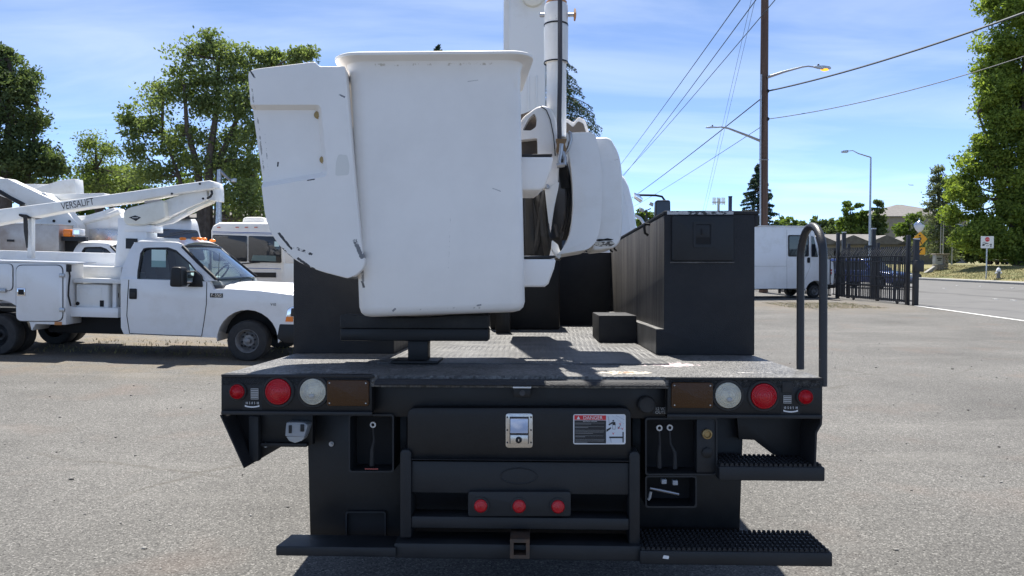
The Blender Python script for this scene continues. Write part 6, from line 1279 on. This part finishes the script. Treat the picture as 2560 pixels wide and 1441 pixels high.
for i in range(4):
    x = L_*(i+.55)/4; m = MB(); h_ = (zr-ze)*.8; m.add([(x-2.6, -.6, ze+.02), (x+2.6, -.6, ze+.02), (x, -.5, ze+h_), (x-2.6, 4, ze+.02), (x+2.6, 4, ze+.02), (x, 4.2, ze+h_)], [(0, 1, 2), (0, 2, 5, 3), (1, 4, 5, 2), (3, 5, 4)]); mk('gable', m, m_shing, g, smooth=False)
    mk('garage_door', MB().box(x-2, x+2, -.05, -.002, .1, ze-.4), m_kerb, g)
building('brown_house', 'dark brown house between the trees behind the motorhome', 470, 700, 52, 8, 500, 545, .4, mat('brown_wall', (.12, .085, .06), .8), wins=2)
# cell mast, steel post, floodlights, airliner
d = 220.; p = at(1795, 650, d); t_ = thing('cell_mast', 'distant cell mast with ring of white antenna panels', 'mast', (p.x, p.y, 0)); zt_ = at(1795, 506, d).z; mk('shaft', MB().tube([(0, 0, 0), (0, 0, zt_+1)], [.5, .35], 8), m_greyprint, t_)
for i in range(9):
    x = -1.7+3.4*i/8; mk('antenna_panel', MB().box(x-.12, x+.12, -.6+.2*(i % 3), -.4+.2*(i % 3), zt_-.8+.2*(i % 2), zt_+1.3), m_print_w, t_)
mk('platform', MB().box(-1.8, 1.8, -.6, .6, zt_-.1, zt_+.1), m_greyprint, t_)
d = 36.; p = at(1824, 650, d); t_ = thing('steel_post', 'short dark steel post showing above the right tool box', 'post', (p.x, p.y, 0)); h = at(1824, 493, d).z; mk('shaft', MB().box(-.07, .07, -.07, .07, 0, h), mat('navy_steel', (.012, .016, .05), .5), t_); mk('cap', MB().box(-.08, .08, -.08, .08, h, h+.04), m_iron, t_)
d = 60.; p = at(1615, 650, d); t_ = thing('floodlight_mast', 'small twin floodlight mast seen between cab and mirror', 'mast', (p.x, p.y, 0))
h = at(1615, 525, d).z; mk('mast', MB().tube([(0, 0, 0), (0, 0, h)], .06, 8), m_iron, t_); mk('crossbar', MB().tube([(-.3, 0, h-.2), (.35, 0, h+.1)], .05, 6), m_iron, t_)
for x, z in ((-.35, h-.05), (.4, h+.4)): mk('floodlight', MB().prism([(x-.2, z), (x+.1, z-.15), (x+.15, z+.1), (x-.1, z+.2)], 'y', -.15, .15), m_greyprint, t_)
q = at(2278, 463, 1500.); t_ = thing('airliner', 'tiny airliner low in the sky left of the right-hand trees', 'airplane', Matrix.Translation(q) @ Matrix.Rotation(R(3), 4, 'Y')); m_air = mat('airliner_grey', (.45, .48, .55), .4)
mk('fuselage', MB().lathe([(.05, -5), (.6, -4), (.75, -2), (.75, 3), (.3, 5)], (0, 0, 0), (1, 0, 0), 12), m_air, t_); mk('wings', MB().add([(-1, -5, .1), (.6, -.6, -.3), (2, -.6, -.3), (0, -5, .1), (-1, 5, .1), (.6, .6, -.3), (2, .6, -.3), (0, 5, .1)], [(0, 1, 2, 3), (4, 7, 6, 5), (1, 5, 6, 2)]), m_air, t_); mk('tail_fin', MB().prism([(-5, .3), (-4, .3), (-4.4, 2), (-5.2, 2)], 'y', -.1, .1), m_air, t_)
# ================================================================== trees
def leafmat(name, col, col2, trans=.35):
    m, t, b = nodes(name); L = t.links.new; out = t.nodes['Material Output']
    at_ = N(t, 'ShaderNodeVertexColor'); at_.layer_name = 'tint'
    sp = N(t, 'ShaderNodeSeparateColor'); L(at_.outputs['Color'], sp.inputs[0])
    mxn = N(t, 'ShaderNodeMixRGB'); mxn.inputs[1].default_value = c4(col); mxn.inputs[2].default_value = c4(col2); L(sp.outputs[0], mxn.inputs[0])
    L(mxn.outputs[0], b.inputs['Base Color']); b.inputs['Roughness'].default_value = .7; b.inputs['Specular IOR Level'].default_value = .15
    tr = N(t, 'ShaderNodeBsdfTranslucent'); br = N(t, 'ShaderNodeMixRGB', blend_type='MULTIPLY'); br.inputs[0].default_value = 1; br.inputs[2].default_value = (1.25, 1.3, .65, 1); L(mxn.outputs[0], br.inputs[1]); L(br.outputs[0], tr.inputs[0])
    ms = N(t, 'ShaderNodeMixShader'); ms.inputs[0].default_value = trans; L(b.outputs[0], ms.inputs[1]); L(tr.outputs[0], ms.inputs[2]); L(ms.outputs[0], out.inputs[0]); return m
lm_locust = leafmat('locust_leaves', (.11, .15, .065), (.23, .285, .12), .48)
lm_dark = leafmat('dark_leaves', (.065, .095, .045), (.14, .185, .08), .4)
lm_maple = leafmat('maple_leaves', (.1, .15, .035), (.29, .36, .08), .48)
lm_poplar = leafmat('poplar_leaves', (.08, .13, .035), (.17, .235, .06), .4)
lm_willow = leafmat('willow_leaves', (.12, .17, .065), (.22, .27, .11), .45)
lm_fir = leafmat('fir_needles', (.03, .06, .042), (.065, .1, .06), .2)
lm_cedar = leafmat('cedar_foliage', (.11, .14, .085), (.2, .225, .145), .4)
m_bark = mat('bark', (.07, .055, .045), .9, col2=(.12, .1, .085), nscale=4, bump=.6, bscale=20)
def leaf_mesh(name, C, sizes, tint, mt, parent, flat=0., aspect=.5):
    n = len(C); nrm = rng.normal(size=(n, 3)); nrm[:, 2] = np.abs(nrm[:, 2])+flat; nrm /= np.linalg.norm(nrm, axis=1)[:, None]
    tt = rng.normal(size=(n, 3)); tt -= (tt*nrm).sum(1)[:, None]*nrm; tt /= np.linalg.norm(tt, axis=1)[:, None]; bb = np.cross(nrm, tt)
    l = sizes[:, None]; v = np.stack([C-tt*l, C+bb*l*aspect, C+tt*l, C-bb*l*aspect], 1).reshape(-1, 3)
    me = bpy.data.meshes.new(name); me.vertices.add(4*n); me.vertices.foreach_set('co', v.astype(np.float32).ravel()); me.loops.add(4*n); me.loops.foreach_set('vertex_index', np.arange(4*n, dtype=np.int32)); me.polygons.add(n); me.polygons.foreach_set('loop_start', np.arange(0, 4*n, 4, dtype=np.int32)); me.update()
    ca = me.color_attributes.new('tint', 'FLOAT_COLOR', 'POINT'); col = np.ones((4*n, 4), np.float32); col[:, 0] = np.repeat(tint, 4); ca.data.foreach_set('color', col.ravel())
    return link(name, me, mt, parent)
def tree(name, label, px, d, z0, blobs, trunks, mt, leaf, dens=1., group=None, cl=.2, flat=0., depthk=.8, spread=1.):
    """blobs: (px, py, r) crown masses; trunks: list of pixel paths with start radius"""
    b0 = at(px, 650, d); B0 = Vector((b0.x, d, z0)); t_ = thing(name, label, 'tree', B0, group); k = d/FPX
    Cs = []; Ti = []; br = MB(); ends = []
    for path, r in trunks:
        pts = [Vector((at(a, b, d).x-B0.x, random.uniform(-.3, .3)*i*.6, max(0., at(a, b, d).z-z0) if i else 0.)) for i, (a, b) in enumerate(path)]
        n = len(pts); br.tube(pts, [r*(1-.75*i/(n-1)) for i in range(n)], 8); ends += [(p, r*(1-.75*i/(n-1))) for i, p in enumerate(pts) if i > 0]
    for (x, y, r) in blobs:
        c = at(x, y, d); R_ = r*k; dy = random.uniform(-1, 1)*R_*depthk*1.2; c = np.array([c.x-B0.x, dy, c.z-z0])
        # limb from nearest trunk point below
        tgt = Vector(c); cand = sorted(ends, key=lambda e: (e[0]-tgt).length+max(0, e[0].z-tgt.z)*3)[0]; mid = cand[0].lerp(tgt, .5)+Vector((0, 0, -.1*R_))
        br.tube([cand[0], mid, tgt], [min(cand[1], .16)*.8, .06*R_**.5+.02, .03], 6)
        ncl = max(6, int(9*dens*(R_/1.2)**1.7)); u = rng.normal(size=(ncl, 3)); u /= np.linalg.norm(u, axis=1)[:, None]; rad = R_*rng.uniform(.25, 1, ncl)**.55
        P_ = c+u*rad[:, None]*np.array([1, depthk, .85]); cr_ = cl*R_**.6*rng.uniform(.6, 1.4, ncl)
        for q in P_[::3]: br.tube([tgt, tgt.lerp(Vector(q), .5)+Vector((0, 0, .05)), Vector(q)], [.035, .02, .01], 4, False)
        nl = int(64*dens/(leaf/.16)); tb_ = rng.uniform(0, 1, ncl)
        off = np.clip(rng.normal(size=(ncl, nl, 3)), -1.7, 1.7)*cr_[:, None, None]*np.array([1.25, 1.25, .7])*spread
        Cs.append((P_[:, None]+off).reshape(-1, 3)); Ti.append(np.clip(np.repeat(tb_, nl)*.65+rng.uniform(-.15, .5, ncl*nl), 0, 1))
    C = np.concatenate(Cs); T_ = np.concatenate(Ti); C[:, 2] = np.maximum(C[:, 2], .15)
    leaf_mesh('crown', C, leaf*rng.uniform(.6, 1.25, len(C)), T_, mt, t_, flat); mk('trunk', br, m_bark, t_); return t_, len(C)
def fill(poly, r, n, jit=.25):
    """blob centres filling a pixel outline"""
    xs_ = [p[0] for p in poly]; ys_ = [p[1] for p in poly]; out = []; tries = 0
    def inside(x, y):
        c = False
        for i in range(len(poly)):
            (x1, y1), (x2, y2) = poly[i-1], poly[i]
            if (y1 > y) != (y2 > y) and x < (x2-x1)*(y-y1)/(y2-y1)+x1: c = not c
        return c
    while len(out) < n and tries < 6000:
        tries += 1; x = random.uniform(min(xs_), max(xs_)); y = random.uniform(min(ys_), max(ys_)); q = r*random.uniform(1-jit, 1+jit)
        if inside(x, y) and all((x-a)**2+(y-b)**2 > (.55*(q+w))**2 for a, b, w in out): out.append((x, y, q))
    return out
NL = 0
def addtree(*a, **k):
    global NL; t_, n = tree(*a, **k); NL += n; return t_
G = ground_z
# locust: airy crown, several stems
loc_b = [(525, 110, 34), (485, 140, 38), (560, 135, 40), (600, 150, 34), (450, 190, 40), (510, 190, 46), (570, 200, 48), (615, 200, 36), (420, 250, 40), (480, 260, 48), (545, 270, 46), (600, 270, 44), (380, 290, 34), (335, 295, 24), (345, 325, 28), (395, 345, 38), (450, 340, 44), (520, 350, 40), (590, 340, 40), (360, 390, 30), (420, 400, 40), (480, 420, 36), (400, 440, 34), (345, 440, 30), (560, 410, 36), (610, 400, 40), (600, 460, 36), (655, 150, 26), (690, 140, 28), (735, 145, 24), (765, 135, 16), (640, 260, 50), (650, 330, 50), (640, 420, 50), (630, 490, 50), (590, 510, 40), (660, 540, 50)]
addtree('locust_tree', 'tall airy green tree with several dark stems behind the bucket', 520, 40, G(-15.8, 40), loc_b, [([(500, 720), (505, 560), (490, 420), (478, 330), (470, 220)], .3), ([(515, 720), (520, 560), (530, 400), (540, 260), (550, 150)], .32), ([(525, 720), (545, 540), (548, 400), (590, 300), (640, 200)], .26), ([(500, 600), (450, 440), (400, 330)], .16), ([(620, 720), (630, 500), (620, 380)], .22)], lm_locust, .105, dens=1.4, cl=.31, spread=1.1)
L1 = [(-120, 170), (-30, 120), (10, 145), (25, 175), (60, 180), (85, 230), (80, 290), (92, 340), (85, 380), (120, 395), (115, 425), (90, 450), (-120, 470)]
addtree('broad_dark_tree', 'dense dark green tree rising at the left edge', 20, 46, G(-30, 46), fill(L1, 40, 30)+[(135, 400, 14), (110, 420, 22), (10, 130, 18), (70, 190, 18)], [([(10, 740), (15, 500), (20, 300), (25, 150)], .45), ([(15, 560), (70, 420), (90, 260)], .2)], lm_dark, .13, dens=1.5, cl=.31, spread=1.1)
addtree('light_green_tree', 'small pale green feathery tree between the two tall left trees', 245, 52, G(-28, 52), [(235, 360, 26), (225, 395, 34), (270, 390, 30), (255, 430, 42), (205, 430, 30), (305, 430, 36), (330, 450, 34), (280, 465, 40), (220, 465, 36)], [([(245, 740), (250, 560), (240, 420), (235, 350)], .22)], lm_willow, .1, dens=1.2, cl=.3, spread=1.15)
addtree('hedge_tree', 'low yellow-green tree at the far left edge behind the booms', 10, 58, G(-38, 58), [(-20, 420, 40), (20, 430, 36), (50, 455, 30), (10, 475, 40), (90, 470, 34), (-40, 480, 44)], [([(10, 720), (12, 560), (15, 430)], .25)], lm_poplar, .2, dens=1., cl=.3)
addtree('backdrop_tree', 'broad green tree filling the gap behind the long lift boom', 330, 60, G(-30, 60), fill([(150, 440), (300, 440), (420, 450), (500, 470), (500, 620), (150, 620)], 44, 22), [([(330, 720), (335, 600), (340, 480)], .3), ([(335, 640), (230, 540), (200, 480)], .15)], lm_poplar, .2, dens=1., cl=.3)
addtree('backdrop_tree', 'dark leafy tree behind the motorhome roof left of the bucket', 610, 56, G(-20, 56), fill([(540, 430), (720, 420), (760, 520), (760, 640), (540, 640)], 46, 16), [([(620, 720), (625, 600), (630, 460)], .3)], lm_dark, .2, dens=1., cl=.3)
# right-hand trees
R1 = [(2515, -60), (2480, 60), (2488, 150), (2500, 200), (2460, 225), (2465, 290), (2445, 350), (2425, 400), (2410, 450), (2398, 490), (2400, 540), (2408, 590), (2420, 615), (2500, 630), (2700, 640), (2760, 300), (2700, -100)]
addtree('maple_tree', 'huge bright green leafy tree filling the right edge', 2560, 66, 1.1, fill(R1, 38, 120, .3)+[(x, 605+random.uniform(-14, 26), 30) for x in range(2425, 2720, 22)], [([(2550, 690), (2555, 500), (2560, 300), (2570, 50)], .6), ([(2556, 520), (2480, 380), (2450, 280)], .25), ([(2556, 560), (2640, 420), (2680, 250)], .3)], lm_maple, .16, dens=1.75, cl=.3)
addtree('cypress_tree', 'thin ragged grey-green conifer left of the huge leafy tree', 2350, 78, 1.1, [(2347, 425, 11), (2345, 445, 14), (2335, 465, 16), (2360, 460, 14), (2330, 490, 18), (2358, 490, 18), (2320, 515, 16), (2345, 520, 24), (2372, 500, 18), (2375, 470, 10), (2340, 550, 28), (2370, 545, 26), (2320, 580, 24), (2350, 590, 30), (2380, 590, 26), (2340, 620, 30), (2370, 630, 30), (2310, 610, 18)], [([(2350, 680), (2350, 560), (2348, 410)], .2)], lm_cedar, .13, dens=1.1, cl=.26, spread=1.15)
addtree('round_shrub_tree', 'small round green tree in front of the apartment building', 2265, 84, 1.1, [(2250, 575, 14), (2270, 560, 18), (2290, 545, 18), (2285, 580, 20), (2262, 592, 16), (2300, 570, 20), (2300, 600, 20)], [([(2270, 660), (2272, 600), (2278, 560)], .15)], lm_poplar, .22, dens=1.1)
for (nm, lab, px, bl) in (('poplar_tree', 'left poplar of the green clump behind the grey street lamp', 2125, [(2122, 512, 10), (2118, 530, 14), (2130, 545, 18), (2112, 555, 16), (2128, 575, 22), (2105, 580, 18), (2115, 600, 20)]),
                      ('poplar_tree', 'middle poplar of the green clump behind the grey street lamp', 2155, [(2152, 515, 9), (2150, 532, 13), (2158, 550, 16), (2148, 565, 18), (2160, 585, 20), (2150, 602, 20)]),
                      ('poplar_tree', 'right dark poplar of the clump left of the apartment building', 2195, [(2192, 510, 10), (2190, 528, 15), (2200, 545, 18), (2185, 555, 18), (2205, 570, 18), (2190, 580, 22), (2195, 602, 22)])):
    addtree(nm, lab, px, 105, 1., bl, [([(px, 670), (px, 600), (px, 520)], .2)], lm_poplar if px < 2190 else lm_dark, .26, dens=1.3, group='poplars behind the street lamp')
addtree('far_round_tree', 'far round green tree just right of the wooden pole', 1965, 110, .5, [(1945, 556, 15), (1968, 552, 15), (1985, 562, 14), (1955, 572, 18), (1980, 578, 18)], [([(1965, 670), (1966, 600), (1966, 560)], .2)], lm_poplar, .3, dens=1.1)
addtree('far_round_tree', 'far round tree behind the top of the grab handle', 2040, 100, .5, [(2015, 560, 14), (2040, 556, 16), (2065, 560, 16), (2025, 578, 20), (2055, 582, 20), (2078, 580, 14), (2040, 600, 20)], [([(2040, 670), (2041, 600), (2042, 560)], .2)], lm_dark, .3, dens=1.1)
addtree('far_round_tree', 'far leafy tree low behind the gate guide posts', 2085, 112, .9, [(2075, 570, 15), (2095, 560, 15), (2090, 585, 18), (2070, 592, 16), (2110, 590, 16)], [([(2088, 670), (2089, 610), (2090, 570)], .2)], lm_poplar, .26, dens=1.2)
addtree('far_low_tree', 'far yellow-green tree between the cab and the black mirror', 1615, 95, 0., [(1600, 530, 14), (1620, 545, 16), (1640, 545, 14), (1605, 560, 18), (1630, 565, 20)], [([(1615, 690), (1616, 600), (1616, 550)], .2)], lm_poplar, .28, dens=1.1)
addtree('hedge_row', 'dark hedge under the right-hand trees behind the bank', 2470, 84, 1.1, [(x, 632+random.uniform(-6, 6), 24) for x in range(2385, 2700, 22)]+[(x, 610, 22) for x in range(2400, 2700, 30)], [([(2470, 680), (2472, 650), (2475, 630)], .2), ([(2600, 680), (2600, 650), (2602, 630)], .2)], lm_dark, .24, dens=1.2)
# conifers: whorled drooping branches carrying needle tufts
def conifer(name, label, px, d, z0, top, halfw_px, base_y, droop=.35, mt=lm_fir, nb=150, group=None, sz=.14, lean=0.):
    b0 = at(px, 650, d); B0 = Vector((b0.x, d, z0)); t_ = thing(name, label, 'tree', B0, group); H = at(px, top, d).z-z0; zb = at(px, base_y, d).z-z0; Wm = halfw_px*d/FPX
    br = MB(); br.tube([(0, 0, 0), (0, 0, H*.5), (0, 0, H)], [H*.018, H*.011, .01], 8); C = []
    for i in range(nb):
        u = (i+.5)/nb; z = zb+(H-zb)*u**.85; L_ = Wm*(1-u)**.75*random.uniform(.65, 1.1)+.12; a = random.uniform(0, 2*math.pi); pts = []
        for j in range(5):
            s = j/4; pts.append(Vector((math.cos(a)*L_*s, math.sin(a)*L_*s, z+L_*(.12*s-droop*s*s))))
        br.tube(pts, [.03*(1-.8*j/4)+.006 for j in range(5)], 4, False)
        n = int(30+L_*55); s = rng.uniform(.12, 1, n)**.8; side = rng.normal(size=n)*L_*.11*(1.2-s); c = np.stack([math.cos(a)*L_*s-math.sin(a)*side, math.sin(a)*L_*s+math.cos(a)*side, z+L_*(.12*s-droop*s*s)-np.abs(rng.normal(size=n))*.1*(1+droop)], 1); C.append(c)
    C = np.concatenate(C); leaf_mesh('crown', C, sz*rng.uniform(.6, 1.3, len(C)), rng.uniform(0, 1, len(C)), mt, t_, 0., .3); mk('trunk', br, m_bark, t_); return len(C)
NL += conifer('spruce_tree', 'dark spruce rising behind the wooden utility pole', 1893, 80, .3, 410, 66, 620, .22, nb=150, sz=.15)
NL += conifer('fir_tree', 'dark drooping cedar showing right of the jib post', 1388, 44, 0., 110, 175, 440, .45, lm_fir, 170, sz=.085)
NL += conifer('fir_tree', 'conifer whose very tip peeks over the bucket rim', 1098, 60, 0., 112, 90, 500, .3, lm_fir, 110, sz=.16)
print('leaves', NL)
